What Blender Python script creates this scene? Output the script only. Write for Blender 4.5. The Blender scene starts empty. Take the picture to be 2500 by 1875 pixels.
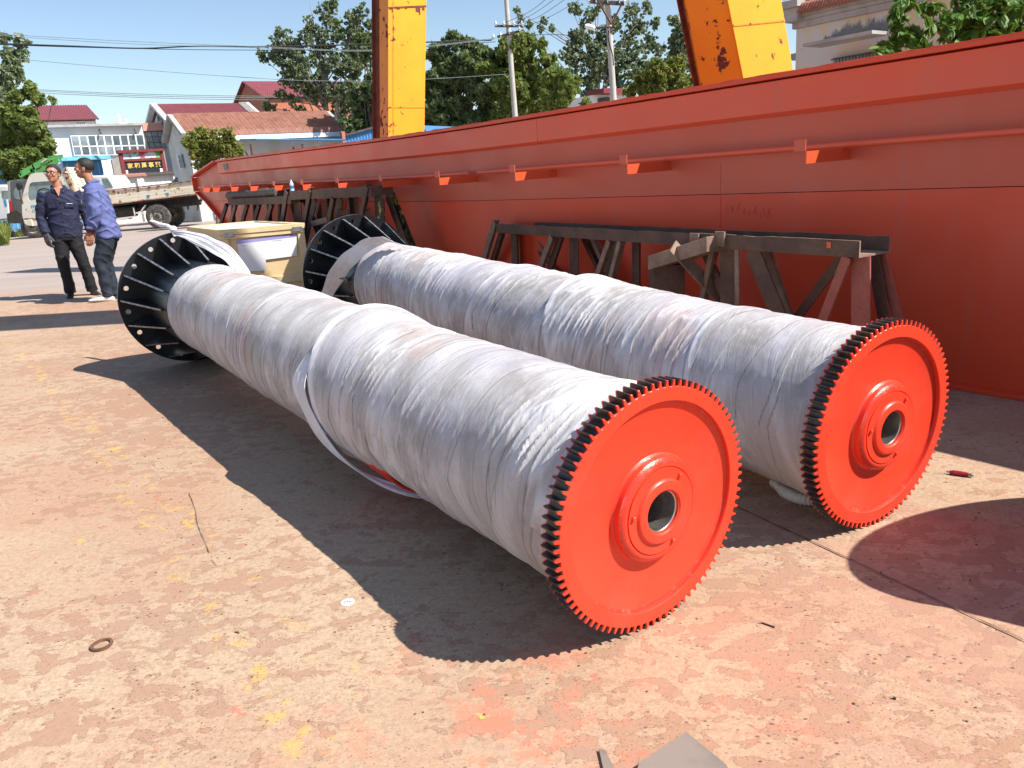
import bpy, math, random
import numpy as np
from mathutils import Vector, Matrix
from math import radians as rad, sin, cos, pi, sqrt
random.seed(7); RNG = np.random.default_rng(11)
SC = bpy.context.scene
COL = SC.collection

# ------------------------------------------------------------ camera
FOC, PITCH, ROLL, HCAM = 1861.94, 0.27203, -0.07640, 1.2201       # focal length in pixels of a 2500 px wide frame
_cp, _sp = cos(PITCH), sin(PITCH)
F_ = Vector((0, _cp, -_sp)); U0 = Vector((0, _sp, _cp)); R0 = Vector((1, 0, 0))
R_ = R0 * cos(ROLL) + U0 * sin(ROLL); U_ = -R0 * sin(ROLL) + U0 * cos(ROLL)
CAM = Vector((0, 0, HCAM))
cam_data = bpy.data.cameras.new("camera"); cam = bpy.data.objects.new("camera", cam_data); COL.objects.link(cam)
cam.matrix_world = Matrix(((R_.x, U_.x, -F_.x, CAM.x), (R_.y, U_.y, -F_.y, CAM.y), (R_.z, U_.z, -F_.z, CAM.z), (0, 0, 0, 1)))
cam_data.sensor_width = 36; cam_data.lens = FOC / 2500 * 36
cam_data.clip_start = 0.05; cam_data.clip_end = 3000
SC.camera = cam
SC.render.resolution_x = 1024; SC.render.resolution_y = 768

# ------------------------------------------------------------ sky and sun
SUN_AZ, SUN_EL = -0.3507, 0.8223            # azimuth from +x, counter-clockwise
world = bpy.data.worlds.new("World"); SC.world = world; world.use_nodes = True
wn = world.node_tree; wn.nodes.clear()
sky = wn.nodes.new("ShaderNodeTexSky"); sky.sky_type = 'NISHITA'; sky.sun_disc = False
sky.sun_elevation = SUN_EL; sky.sun_rotation = pi / 2 - SUN_AZ
sky.air_density = 1.0; sky.dust_density = 0.4; sky.ozone_density = 1.2
bg = wn.nodes.new("ShaderNodeBackground"); bg.inputs[1].default_value = 0.095
wo = wn.nodes.new("ShaderNodeOutputWorld")
wn.links.new(sky.outputs[0], bg.inputs[0]); wn.links.new(bg.outputs[0], wo.inputs[0])
sl = bpy.data.lights.new("sun", 'SUN'); sl.energy = 5.0; sl.angle = rad(0.5); sl.color = (1.0, 0.95, 0.87)
sun = bpy.data.objects.new("sun", sl); COL.objects.link(sun)
SV = Vector((cos(SUN_AZ) * cos(SUN_EL), sin(SUN_AZ) * cos(SUN_EL), sin(SUN_EL)))
sun.rotation_euler = SV.to_track_quat('Z', 'Y').to_euler(); sun.location = (20, -8, 30)
SC.view_settings.view_transform = 'Standard'; SC.view_settings.look = 'None'
SC.view_settings.gamma = 1; SC.view_settings.exposure = 0.80
SC.view_settings.use_curve_mapping = False

# ------------------------------------------------------------ finding places in the yard
YU = Vector((0.8118, 0.5840, 0)); YV = Vector((-0.5840, 0.8118, 0)); ZZ = Vector((0, 0, 1))   # yard axes
def ray(x, y): return F_ + R_ * ((x - 1250) / FOC) - U_ * ((y - 937.5) / FOC)
def gp(x, y, z=0.0):
    d = ray(x, y); return CAM + d * ((z - HCAM) / d.z)
def atY(x, y, Y):
    d = ray(x, y); return CAM + d * (Y / d.y)
def onp(x, y, P, N):
    d = ray(x, y); return CAM + d * ((P - CAM).dot(N) / d.dot(N))
def onv(x, y, P, D):                       # on the upright plane through P along direction D
    return onp(x, y, P, D.cross(ZZ))

# ------------------------------------------------------------ objects
WL = {}
def tag(o, label=None, cat=None, group=None, kind=None):
    if label: o['label'] = label
    if cat: o['category'] = cat
    if group: o['group'] = group
    if kind: o['kind'] = kind
    return o
def thing(name, label, cat, loc=(0, 0, 0), group=None, mat4=None):
    o = bpy.data.objects.new(name, None); COL.objects.link(o); o.empty_display_size = 0.1
    if mat4 is not None: o.matrix_world = mat4
    else: o.location = loc
    WL[o.name] = Vector((0, 0, 0)) if mat4 is not None else Vector(loc)
    return tag(o, label, cat, group)
def frame(P, X, Y=None, Z=None):
    X = X.normalized()
    if Z is None: Z = ZZ
    Y = Z.cross(X).normalized(); Z = X.cross(Y)
    return Matrix(((X.x, Y.x, Z.x, P.x), (X.y, Y.y, Z.y, P.y), (X.z, Y.z, Z.z, P.z), (0, 0, 0, 1)))
class MB:
    def __init__(s): s.v = []; s.f = []; s.m = []
    def add(s, vs, fs, mi=0):
        b = len(s.v); s.v += [Vector(v) for v in vs]; s.f += [[b + i for i in f] for f in fs]; s.m += [mi] * len(fs); return s
    def hexa(s, q, mi=0):                   # 8 corners: bottom 4, top 4
        return s.add(q, [(0, 3, 2, 1), (4, 5, 6, 7), (0, 1, 5, 4), (1, 2, 6, 5), (2, 3, 7, 6), (3, 0, 4, 7)], mi)
    def box(s, c, X, Y, Z, mi=0):           # half vectors
        c, X, Y, Z = map(Vector, (c, X, Y, Z))
        return s.hexa([c - X - Y - Z, c + X - Y - Z, c + X + Y - Z, c - X + Y - Z, c - X - Y + Z, c + X - Y + Z, c + X + Y + Z, c - X + Y + Z], mi)
    def abox(s, x0, x1, y0, y1, z0, z1, mi=0):
        return s.box(((x0 + x1) / 2, (y0 + y1) / 2, (z0 + z1) / 2), ((x1 - x0) / 2, 0, 0), (0, (y1 - y0) / 2, 0), (0, 0, (z1 - z0) / 2), mi)
    def bar(s, p, q, w, h, side=None, mi=0):  # w across (along side), h in the third direction
        p, q = Vector(p), Vector(q); d = (q - p).normalized()
        sd = Vector(side) if side is not None else (ZZ if abs(d.z) < .9 else Vector((1, 0, 0)))
        sd = (sd - d * sd.dot(d)).normalized(); t = d.cross(sd)
        return s.box((p + q) / 2, (q - p) / 2, sd * w / 2, t * h / 2, mi)
    def tube(s, pts, r, n=10, mi=0, cap=True, flat=None):
        pts = [Vector(p) for p in pts]; N = len(pts); rr = r if hasattr(r, '__len__') else [r] * N
        prev = None; rings = []
        for i, p in enumerate(pts):
            d = (pts[min(i + 1, N - 1)] - pts[max(i - 1, 0)]).normalized()
            if prev is None: a = d.orthogonal().normalized()
            else:
                a = prev - d * prev.dot(d); a = a.normalized() if a.length > 1e-6 else d.orthogonal().normalized()
            prev = a; b = d.cross(a)
            rings.append([p + (a * cos(2 * pi * k / n) + b * sin(2 * pi * k / n)) * rr[i] for k in range(n)])
        base = len(s.v)
        for R in rings: s.v += R
        for i in range(N - 1):
            for k in range(n):
                s.f.append([base + i * n + k, base + i * n + (k + 1) % n, base + (i + 1) * n + (k + 1) % n, base + (i + 1) * n + k]); s.m.append(mi)
        if cap:
            s.f.append([base + k for k in range(n)][::-1]); s.m.append(mi)
            s.f.append([base + (N - 1) * n + k for k in range(n)]); s.m.append(mi)
        return s
    def lathe(s, prof, n=48, mi=0, axis='x', c=(0, 0, 0)):      # prof: (along, radius)
        base = len(s.v); c = Vector(c)
        for (t, r) in prof:
            for k in range(n):
                a = 2 * pi * k / n
                v = (t, r * cos(a), r * sin(a)) if axis == 'x' else ((r * cos(a), r * sin(a), t) if axis == 'z' else (r * sin(a), t, r * cos(a)))
                s.v.append(Vector(v) + c)
        for i in range(len(prof) - 1):
            mm = mi[i] if isinstance(mi, (list, tuple)) else mi
            for k in range(n):
                s.f.append([base + i * n + k, base + i * n + (k + 1) % n, base + (i + 1) * n + (k + 1) % n, base + (i + 1) * n + k]); s.m.append(mm)
        return s
    def prism(s, poly, D, mi=0):            # closed outline pushed along D
        n = len(poly); poly = [Vector(p) for p in poly]; D = Vector(D)
        return s.add(poly + [p + D for p in poly], [list(range(n))[::-1], list(range(n, 2 * n))] + [(i, (i + 1) % n, n + (i + 1) % n, n + i) for i in range(n)], mi)
    def sph(s, c, r, n=14, m=8, mi=0):      # r may be (rx, ry, rz)
        c = Vector(c); r = r if hasattr(r, '__len__') else (r, r, r)
        vs = [c + Vector((0, 0, -r[2]))]
        for j in range(1, m):
            for k in range(n):
                a, b = 2 * pi * k / n, pi * j / m
                vs.append(c + Vector((r[0] * sin(b) * cos(a), r[1] * sin(b) * sin(a), -r[2] * cos(b))))
        vs.append(c + Vector((0, 0, r[2]))); L = len(vs) - 1; fs = []
        for k in range(n):
            fs.append((0, 1 + (k + 1) % n, 1 + k)); fs.append((L, L - n + k, L - n + (k + 1) % n))
        for j in range(m - 2):
            for k in range(n):
                fs.append((1 + j * n + k, 1 + j * n + (k + 1) % n, 1 + (j + 1) * n + (k + 1) % n, 1 + (j + 1) * n + k))
        return s.add(vs, fs, mi)
    def mesh(s, name, off=None, fix=True):
        me = bpy.data.meshes.new(name)
        vs = [tuple(v - off) for v in s.v] if off is not None else [tuple(v) for v in s.v]
        me.from_pydata(vs, [], s.f)
        if s.m: me.polygons.foreach_set('material_index', s.m)
        if fix:
            import bmesh
            b = bmesh.new(); b.from_mesh(me); bmesh.ops.recalc_face_normals(b, faces=b.faces); b.to_mesh(me); b.free()
        me.update(); return me
    def build(s, name, mats, parent=None, smooth=False, bevel=0, kind=None, label=None, local=False, fix=True, seg=2, angle=40):
        off = None
        if parent is not None and not local: off = WL.get(parent.name)
        o = put(name, s.mesh(name, off, fix), mats, parent, kind, label)
        if parent is not None: WL[o.name] = WL.get(parent.name, Vector())
        if smooth: o.data.polygons.foreach_set('use_smooth', [True] * len(o.data.polygons)); o.data.set_sharp_from_angle(angle=rad(angle))
        if bevel:
            m = o.modifiers.new('bevel', 'BEVEL'); m.width = bevel; m.segments = seg; m.limit_method = 'ANGLE'; m.angle_limit = rad(35)
        return o
def put(name, me, mats, parent=None, kind=None, label=None):
    o = bpy.data.objects.new(name, me); COL.objects.link(o)
    if mats is not None and len(me.materials) == 0:
        for m in (mats if isinstance(mats, (list, tuple)) else [mats]): me.materials.append(m)
    if parent is not None: o.parent = parent
    if kind: o['kind'] = kind
    if label: o['label'] = label
    return o
def copy_tree(o, parent=None):
    c = o.copy(); COL.objects.link(c); c.parent = parent
    WL[c.name] = WL.get(o.name, Vector())
    for ch in [x for x in o.children]: copy_tree(ch, c)
    return c
def npmesh(name, V, Fq, smooth=True, attrs=None):
    me = bpy.data.meshes.new(name); V = np.asarray(V, np.float32); Fq = np.asarray(Fq, np.int32); k = Fq.shape[1]
    me.vertices.add(len(V)); me.vertices.foreach_set('co', V.ravel())
    me.loops.add(Fq.size); me.loops.foreach_set('vertex_index', Fq.ravel())
    me.polygons.add(len(Fq)); me.polygons.foreach_set('loop_start', np.arange(0, Fq.size, k, dtype=np.int32))
    me.polygons.foreach_set('use_smooth', np.full(len(Fq), smooth))
    me.update(calc_edges=True)
    for nme, (dom, val) in (attrs or {}).items():
        a = me.attributes.new(nme, 'FLOAT', dom); a.data.foreach_set('value', np.asarray(val, np.float32).ravel())
    return me
def vnoise(x, y, seed=0, px=None, py=None):   # smooth value noise on arrays, optionally periodic
    xi = np.floor(x).astype(int); yi = np.floor(y).astype(int); fx = x - xi; fy = y - yi
    fx = fx * fx * (3 - 2 * fx); fy = fy * fy * (3 - 2 * fy)
    def h(a, b):
        if px: a = a % px
        if py: b = b % py
        n = (a * 374761393 + b * 668265263 + seed * 974634777) & 0xffffffff
        n = ((n ^ (n >> 13)) * 1274126177) & 0xffffffff
        return ((n ^ (n >> 16)) & 0xffff) / 65535.0
    return (h(xi, yi) * (1 - fx) + h(xi + 1, yi) * fx) * (1 - fy) + (h(xi, yi + 1) * (1 - fx) + h(xi + 1, yi + 1) * fx) * fy

# ------------------------------------------------------------ materials
class NT:
    def __init__(s, name):
        s.m = bpy.data.materials.new(name); s.m.use_nodes = True; s.t = s.m.node_tree; s.n = s.t.nodes; s.b = s.n['Principled BSDF']
        s.b.inputs['Specular IOR Level'].default_value = 0.4
    def node(s, t, **k):
        n = s.n.new(t)
        for a, b in k.items(): setattr(n, a, b)
        return n
    def link(s, a, b): s.t.links.new(a, b)
    def val(s, sock, v):
        if isinstance(v, (int, float)): sock.default_value = v
        elif isinstance(v, (tuple, list)): sock.default_value = tuple(v) + ((1,) if len(v) == 3 and sock.type == 'RGBA' else ())
        else: s.link(v, sock)
    def coord(s, kind='Object'): return s.node('ShaderNodeTexCoord').outputs[kind]
    def map(s, vec, scale=(1, 1, 1), rot=(0, 0, 0), loc=(0, 0, 0)):
        n = s.node('ShaderNodeMapping'); n.inputs['Scale'].default_value = scale; n.inputs['Rotation'].default_value = rot; n.inputs['Location'].default_value = loc
        s.link(vec, n.inputs[0]); return n.outputs[0]
    def noise(s, vec, scale, detail=4, rough=.55, dist=0, out=0):
        n = s.node('ShaderNodeTexNoise'); n.inputs['Scale'].default_value = scale; n.inputs['Detail'].default_value = detail
        n.inputs['Roughness'].default_value = rough; n.inputs['Distortion'].default_value = dist; s.link(vec, n.inputs['Vector']); return n.outputs[out]
    def vor(s, vec, scale, feat='F1', rnd=1, out=0):
        n = s.node('ShaderNodeTexVoronoi', feature=feat); n.inputs['Scale'].default_value = scale; n.inputs['Randomness'].default_value = rnd
        s.link(vec, n.inputs['Vector']); return n.outputs[out]
    def ramp(s, f, a, b, lo=0, hi=1):
        n = s.node('ShaderNodeMapRange'); n.inputs[1].default_value = a; n.inputs[2].default_value = b
        n.inputs[3].default_value = lo; n.inputs[4].default_value = hi; s.link(f, n.inputs[0]); return n.outputs[0]
    def math(s, op, a, b=0, c=0):
        n = s.node('ShaderNodeMath', operation=op); s.val(n.inputs[0], a); s.val(n.inputs[1], b); s.val(n.inputs[2], c); return n.outputs[0]
    def mix(s, f, a, b, mode='MIX'):
        n = s.node('ShaderNodeMix', data_type='RGBA', blend_type=mode); s.val(n.inputs[0], f); s.val(n.inputs[6], a); s.val(n.inputs[7], b); return n.outputs[2]
    def bump(s, h, strength=.3, dist=.01, nrm=None):
        n = s.node('ShaderNodeBump'); n.inputs['Strength'].default_value = strength; n.inputs['Distance'].default_value = dist
        s.link(h, n.inputs['Height'])
        if nrm is not None: s.link(nrm, n.inputs['Normal'])
        return n.outputs[0]
    def attr(s, name):
        n = s.node('ShaderNodeAttribute'); n.attribute_name = name; return n.outputs['Fac']
    def sep(s, v):
        n = s.node('ShaderNodeSeparateXYZ'); s.link(v, n.inputs[0]); return n.outputs
    def fin(s, col=None, rough=None, nrm=None, metal=None):
        if col is not None: s.val(s.b.inputs['Base Color'], col)
        if rough is not None: s.val(s.b.inputs['Roughness'], rough)
        if nrm is not None: s.link(nrm, s.b.inputs['Normal'])
        if metal is not None: s.val(s.b.inputs['Metallic'], metal)
        return s.m
def pm(name, c, c2=None, scale=6, rough=.6, metal=0, bump=.15, bd=.005, lo=.4, hi=.65, detail=5, fine=0):
    t = NT(name); v = t.coord()
    c2 = c2 or tuple(x * .72 for x in c)
    n = t.noise(v, scale, detail, .6); f = t.ramp(n, lo, hi); col = t.mix(f, c, c2)
    if fine: col = t.mix(t.ramp(t.noise(v, fine, 3, .6), .35, .7, 0, .5), col, tuple(x * .5 for x in c))
    return t.fin(col, rough, t.bump(t.noise(v, scale * 6, 4), bump, bd) if bump else None, metal)
def chipped(name, paint, under, scale=5, th=.62, rough=.45, grime=None, gscale=1.5, bump=.2):
    """painted steel whose paint has flaked"""
    t = NT(name); v = t.coord()
    a = t.noise(v, scale, 8, .62); b = t.noise(t.map(v, (1, 1, .35)), scale * .45, 4)
    f = t.ramp(t.math('ADD', t.math('MULTIPLY', a, .6), t.math('MULTIPLY', b, .4)), th, th + .015)
    base = t.mix(t.ramp(t.noise(v, gscale, 5), .35, .75), paint, grime or tuple(x * .8 for x in paint))
    under2 = t.mix(t.ramp(t.noise(v, scale * 6, 4), .4, .6), under, tuple(x * .45 for x in under))
    return t.fin(t.mix(f, base, under2), t.ramp(f, 0, 1, rough, .85), t.bump(t.math('SUBTRACT', 1, f), bump, .003))
def glass(name, c=(.05, .07, .08), rough=.05):
    t = NT(name); t.b.inputs['Specular IOR Level'].default_value = .8
    return t.fin(t.mix(t.ramp(t.noise(t.coord(), 1.5, 2), .4, .6), c, tuple(x * 1.8 for x in c)), rough)
M = {}
M['gear_red'] = None
def _gear():
    t = NT('gear_red'); v = t.coord()
    w = t.ramp(t.noise(v, 5, 6, .6), .4, .75)
    c = t.mix(w, (.80, .052, .022), (.70, .042, .02))
    sp = t.ramp(t.vor(v, 38, out=0), .05, .035); sp2 = t.math('MULTIPLY', sp, t.ramp(t.noise(v, 9, 3), .6, .64))
    c = t.mix(sp2, c, (.16, .03, .02)); c = t.mix(t.ramp(t.noise(v, 2.6, 6, .7), .52, .78, 0, .4), c, (.60, .11, .06)); c = t.mix(t.ramp(t.noise(v, 90, 3, .7), .6, .75, 0, .35), c, (.45, .04, .02))
    return t.fin(c, t.ramp(t.noise(v, 14, 4), .3, .7, .28, .5), t.bump(t.noise(v, 40, 5), .12, .002))
M['gear_red'] = _gear()
M['tooth_dark'] = pm('dark_greasy_steel', (.085, .055, .042), (.035, .024, .02), 40, .34, .1, .3, .002)
M['weld'] = pm('weld_bead_paint', (.60, .042, .022), (.52, .12, .09), 26, .25, .05, .35, .003, .55, .75)
M['bore'] = pm('machined_steel', (.55, .53, .50), (.35, .33, .31), 20, .28, .9, .1, .001)
M['black_paint'] = pm('black_flange_paint', (.009, .010, .013), (.016, .017, .02), 6, .3, 0, .1, .002, fine=0)
M['black_edge'] = pm('pale_flange_edge', (.30, .31, .32), (.10, .10, .11), 30, .45, .4, .2, .001)  # paler grey along the thin outer edges of flange and gussets
def _wrap(name, seed, tint=0):
    t = NT(name); v = t.coord(); vv = t.map(v, loc=(seed * 3.1, 0, 0))
    pos = t.attr('t'); ang = t.attr('a'); ed = t.attr('edge')
    comb = t.node('ShaderNodeCombineXYZ'); t.link(t.math('ADD', pos, t.math('MULTIPLY', ang, .10)), comb.inputs[0]); t.link(ang, comb.inputs[1]); comb.inputs[2].default_value = seed
    cv = comb.outputs[0]
    fib = t.noise(t.map(cv, (210, 3.2, 1)), 1, 5, .65)            # crinkles running round the drum
    fib2 = t.noise(t.map(cv, (70, 1.6, 1)), 1, 6, .7, .6)
    band = t.noise(t.map(cv, (8.5, .35, 1)), 1, 2, .5)
    blot = t.noise(vv, 3.2, 6, .65); spot = t.noise(vv, 22, 5, .7)
    c = t.mix(t.ramp(band, .38, .62), (.60, .575, .59), (.43, .405, .41))
    c = t.mix(t.ramp(blot, .47, .66, 0, .85), c, (.29, .265, .25))
    c = t.mix(t.ramp(t.noise(t.map(cv, (420, 60, 1)), 1, 2, .5), .45, .65, 0, .38), c, (.20, .18, .17))
    c = t.mix(t.ramp(t.noise(t.map(cv, (5, 1.1, 1), loc=(9, 2, 0)), 1, 5, .6), .56, .74, 0, .7), c, (.70, .69, .73))
    c = t.mix(t.ramp(fib2, .5, .72, 0, .28), c, (.30, .27, .25))
    c = t.mix(t.ramp(t.noise(t.map(vv, loc=(4, 1, 7)), 1.7, 4, .55), .52, .68, 0, .5), c, (.37, .355, .45))
    c = t.mix(t.math('MULTIPLY', t.ramp(t.noise(t.map(vv, loc=(1, 8, 2)), 1.9, 4, .6), .58, .68, 0, .5), 1), c, (.46, .30, .24))
    c = t.mix(t.ramp(fib2, .42, .25, 0, .55), c, (.80, .80, .84))
    c = t.mix(t.ramp(spot, .66, .74, 0, .6), c, (.20, .15, .12))
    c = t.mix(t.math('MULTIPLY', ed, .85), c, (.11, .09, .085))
    c = t.mix(t.ramp(t.attr('white'), 0, 1, 0, .85), c, (.80, .80, .83))
    n1 = t.bump(fib2, .45, .007); n2 = t.bump(fib, .3, .003, n1); n3 = t.bump(t.noise(vv, 260, 3), .35, .0015, n2)
    t.b.inputs['Sheen Weight'].default_value = .15
    return t.fin(c, .62, n3)
M['wrapA'] = _wrap('drum_wrapping_cloth', 1.0); M['wrapB'] = _wrap('drum_wrapping_cloth_back', 5.0)
def _cloth():
    t = NT('white_strip_cloth'); v = t.coord()
    c = t.mix(t.ramp(t.noise(v, 9, 5), .4, .7), (.74, .74, .78), (.60, .58, .60))
    return t.fin(c, .7, t.bump(t.noise(t.map(v, (40, 40, 12)), 1.5, 6, .7), .6, .006))
M['strip'] = _cloth()
YLINES = [tuple(gp(565, 1370))[:2] + tuple(gp(1060, 1850))[:2], tuple(gp(40, 830))[:2] + tuple(gp(330, 1240))[:2]]
def _ground():
    t = NT('stained_concrete_ground'); v = t.coord(); x, y, z = t.sep(v)
    st = t.map(v, (.85, 1.15, 1), (0, 0, rad(8)))
    big = t.noise(v, .9, 4, .6); cov = t.noise(v, .55, 3, .5, 0)
    fine = t.noise(v, 55, 5, .75); mid = t.noise(st, 13.5, 8, .60, .35)
    c = t.mix(t.ramp(big, .35, .7), (.485, .35, .235), (.405, .28, .185))
    c = t.mix(t.ramp(fine, .42, .70, 0, .75), c, (.27, .175, .12)); c = t.mix(t.ramp(t.noise(st, 24, 6, .7), .50, .66, 0, .45), c, (.31, .20, .14))
    c = t.mix(t.ramp(t.noise(t.map(v, loc=(3, 5, 0)), .7, 5, .65), .48, .66, 0, .55), c, (.37, .19, .115))
    c = t.mix(t.ramp(t.noise(st, 130, 3, .6), .56, .70, 0, .45), c, (.56, .45, .34))
    # worn layer of brown red paint
    m1 = t.math('ADD', t.math('MULTIPLY', mid, .72), t.math('MULTIPLY', t.noise(st, 3.0, 3, .5), .28))
    thr = t.math('SUBTRACT', m1, t.ramp(cov, .32, .68, .115, -.045))
    mk = t.ramp(thr, .490, .500)
    sm = t.noise(t.map(st, loc=(7, 3, 0)), 42, 5, .6, .3); mk = t.math('MAXIMUM', mk, t.math('MULTIPLY', t.ramp(sm, .585, .60), t.ramp(t.noise(v, 1.6, 2), .4, .55, 0, .9)))
    pc = t.mix(t.ramp(t.noise(v, 1.3, 4), .35, .65), (.33, .175, .112), (.32, .195, .135))
    pc = t.mix(t.ramp(fine, .5, .75, 0, .5), pc, (.30, .15, .09))
    c = t.mix(t.math('MULTIPLY', mk, .66), c, pc)
    rim = t.math('MULTIPLY', t.ramp(thr, .484, .489), t.ramp(thr, .497, .491)); c = t.mix(t.math('MULTIPLY', rim, .75), c, (.19, .09, .05))
    # long scraped streaks running with the yard
    sv = t.map(v, (1, 1, 1), (0, 0, rad(-125.7 + 90)))
    stx = t.noise(t.map(sv, (5.5, .55, 1), loc=(3, 1, 0)), 1, 5, .6, .2)
    east = t.ramp(t.math('ADD', x, t.math('MULTIPLY', y, .1)), .45, 1.1)
    c = t.mix(t.math('MULTIPLY', t.math('MULTIPLY', t.ramp(stx, .52, .57), east), .42), c, (.40, .21, .15))
    # red and yellow splashes
    c = t.mix(t.math('MULTIPLY', t.ramp(t.noise(st, 10, 5, .6), .655, .665), t.ramp(t.noise(v, .8, 2), .42, .6)), c, (.52, .15, .10))
    nr = t.math('MULTIPLY', t.ramp(t.noise(v, 4.5, 8, .74), .51, .60, 0, .6), t.ramp(t.node_dist(v, (.05, 1.35, 0)), .75, .15))
    c = t.mix(nr, c, (.62, .17, .10))
    c = t.mix(t.math('MULTIPLY', t.ramp(t.noise(t.map(st, loc=(5, 5, 0)), 9, 6, .65), .665, .68), t.ramp(t.noise(t.map(v, loc=(2, 8, 0)), .9, 2), .5, .62)), c, (.58, .38, .10))
    # what is left of two yellow marking lines
    for (ax_, ay_, bx_, by_) in YLINES:
        ln = sqrt((bx_ - ax_) ** 2 + (by_ - ay_) ** 2); nx, ny = -(by_ - ay_) / ln, (bx_ - ax_) / ln
        ds = t.math('ABSOLUTE', t.math('SUBTRACT', t.math('ADD', t.math('MULTIPLY', x, nx), t.math('MULTIPLY', y, ny)), nx * ax_ + ny * ay_))
        mk_ = t.math('MULTIPLY', t.ramp(ds, .05, .025), t.math('MULTIPLY', t.ramp(t.noise(v, 12, 6, .65), .54, .57), t.ramp(t.noise(v, 2.2, 2), .45, .55)))
        c = t.mix(t.math('MULTIPLY', mk_, .6), c, (.58, .36, .08))
    # pits and specks
    sp = t.math('MULTIPLY', t.ramp(t.vor(st, 34, out=0), .17, .12), t.ramp(t.noise(v, 3, 3), .47, .55))
    c = t.mix(t.math('MULTIPLY', sp, .8), c, (.13, .07, .045))
    sp = t.math('MULTIPLY', t.ramp(t.vor(t.map(st, loc=(3, 3, 0)), 85, out=0), .22, .15), t.ramp(t.noise(v, 2, 3), .40, .52))
    c = t.mix(t.math('MULTIPLY', sp, .7), c, (.17, .10, .06))
    # the smoother road further off
    far = t.ramp(t.math('ADD', t.math('ADD', y, t.math('MULTIPLY', x, .25)), t.math('MULTIPLY', big, 2.0)), 9.6, 11.5)
    rc = t.mix(t.ramp(t.noise(t.map(v, (.35, 2.2, 1)), .8, 5), .4, .65), (.37, .30, .262), (.32, .26, .23))
    rc = t.mix(t.ramp(t.noise(v, 30, 5, .7), .5, .8, 0, .5), rc, (.24, .18, .15))
    rc = t.mix(t.math('MULTIPLY', t.ramp(t.noise(t.map(v, (.12, 9, 1)), 1, 4), .6, .66), .35), rc, (.25, .19, .16))
    c = t.mix(far, c, rc)
    n = t.bump(fine, .35, .004); n = t.bump(thr_h(t, mk), .35, .0015, n); n = t.bump(t.noise(v, 160, 2), .35, .002, n)
    return t.fin(c, .82, n)
def thr_h(t, m): return t.math('MULTIPLY', m, 1.0)
def _nd(self, v, p):
    n = self.node('ShaderNodeVectorMath', operation='DISTANCE'); self.link(v, n.inputs[0]); n.inputs[1].default_value = p; return n.outputs['Value']
NT.node_dist = _nd
M['ground'] = _ground()
M['crack'] = pm('dirt_in_joint', (.14, .085, .06), (.24, .15, .10), 30, .95)
def _gird(name, a, b, th=.70):
    t = NT(name); v = t.coord()
    c = t.mix(t.ramp(t.noise(v, .9, 4), .35, .7), a, b)
    c = t.mix(t.ramp(t.noise(v, 7, 7, .7), th, th + .03, 0, .6), c, tuple(x * .4 for x in a))
    c = t.mix(t.ramp(t.noise(t.map(v, (1, 1, .12)), 9, 4), .55, .8, 0, .25), c, (.45, .16, .13))
    return t.fin(c, t.ramp(t.noise(v, 3, 4), .3, .7, .30, .48), t.bump(t.noise(v, 5, 3), .12, .01))
M['g_up'] = _gird('girder_paint_faded', (.62, .105, .055), (.55, .095, .052))
M['g_strip'] = _gird('girder_paint_upper', (.80, .11, .050), (.74, .115, .06))
M['g_low'] = _gird('girder_paint_lower', (.76, .080, .028), (.66, .065, .026))
M['g_br'] = _gird('bracket_paint', (.68, .09, .03), (.62, .08, .03))
M['gantry'] = chipped('yellow_crane_paint', (.74, .34, .010), (.16, .05, .03), 11, .60, .4, (.68, .25, .012), 1.2)
M['gantry_side'] = chipped('yellow_crane_paint_rusty', (.72, .30, .012), (.15, .045, .03), 11, .555, .45, (.62, .22, .02), 1.4)
M['rust'] = pm('rusty_edge_steel', (.16, .05, .028), (.08, .03, .02), 9, .8, 0, .5, .004)
M['tres'] = pm('rusty_brown_steel', (.150, .080, .052), (.080, .046, .034), 7, .75, 0, .5, .005, fine=60)
M['tres_light'] = pm('pale_brown_steel', (.32, .21, .15), (.19, .12, .085), 9, .8, 0, .5, .005, fine=50)  # paler tone of the trestle steel
M['tres_red'] = pm('primer_red_steel', (.42, .12, .085), (.33, .10, .075), 14, .8, 0, .6, .004, fine=70)
M['tres_yel'] = chipped('yellow_flaked_steel', (.45, .32, .05), (.06, .04, .03), 9, .47, .7)
M['cutedge'] = pm('flame_cut_edge', (.40, .27, .20), (.2, .12, .09), 20, .8)
M['wood'] = None
def _wood(name, a, b, sc=(2, 2, 2)):
    t = NT(name); v = t.coord()
    g = t.noise(t.map(v, (sc[0], sc[1], sc[2])), 6, 6, .6, 1.0)
    c = t.mix(t.ramp(g, .35, .7), a, b); c = t.mix(t.ramp(t.noise(v, 2.5, 3), .5, .75, 0, .4), c, tuple(x * .75 for x in b))
    c = t.mix(t.ramp(t.noise(t.map(v, (sc[0], sc[1], sc[2] * 2)), 14, 4), .55, .7, 0, .35), c, tuple(x * .6 for x in b))
    return t.fin(c, .65, t.bump(g, .3, .003))
M['wood'] = _wood('pale_plywood', (.74, .56, .31), (.68, .48, .24), (1, 1, 9))
M['wood2'] = _wood('pale_batten_wood', (.76, .60, .35), (.70, .51, .27), (1, 1, 12))
M['log'] = _wood('weathered_bark', (.16, .12, .085), (.05, .04, .03), (3, 3, 3))
M['paper'] = pm('white_paper', (.80, .80, .80), (.76, .76, .77), 8, .5, 0, .05)
M['lav'] = pm('lavender_print', (.33, .30, .62), (.36, .33, .66), 8, .5)
M['ink'] = pm('blue_ink', (.08, .07, .30), None, 8, .6)
M['zinc'] = pm('zinc_clip', (.50, .50, .50), (.3, .3, .3), 20, .35, .9)
M['skin'] = pm('skin', (.42, .20, .125), (.36, .16, .10), 12, .5, 0, .1, .002)
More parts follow.
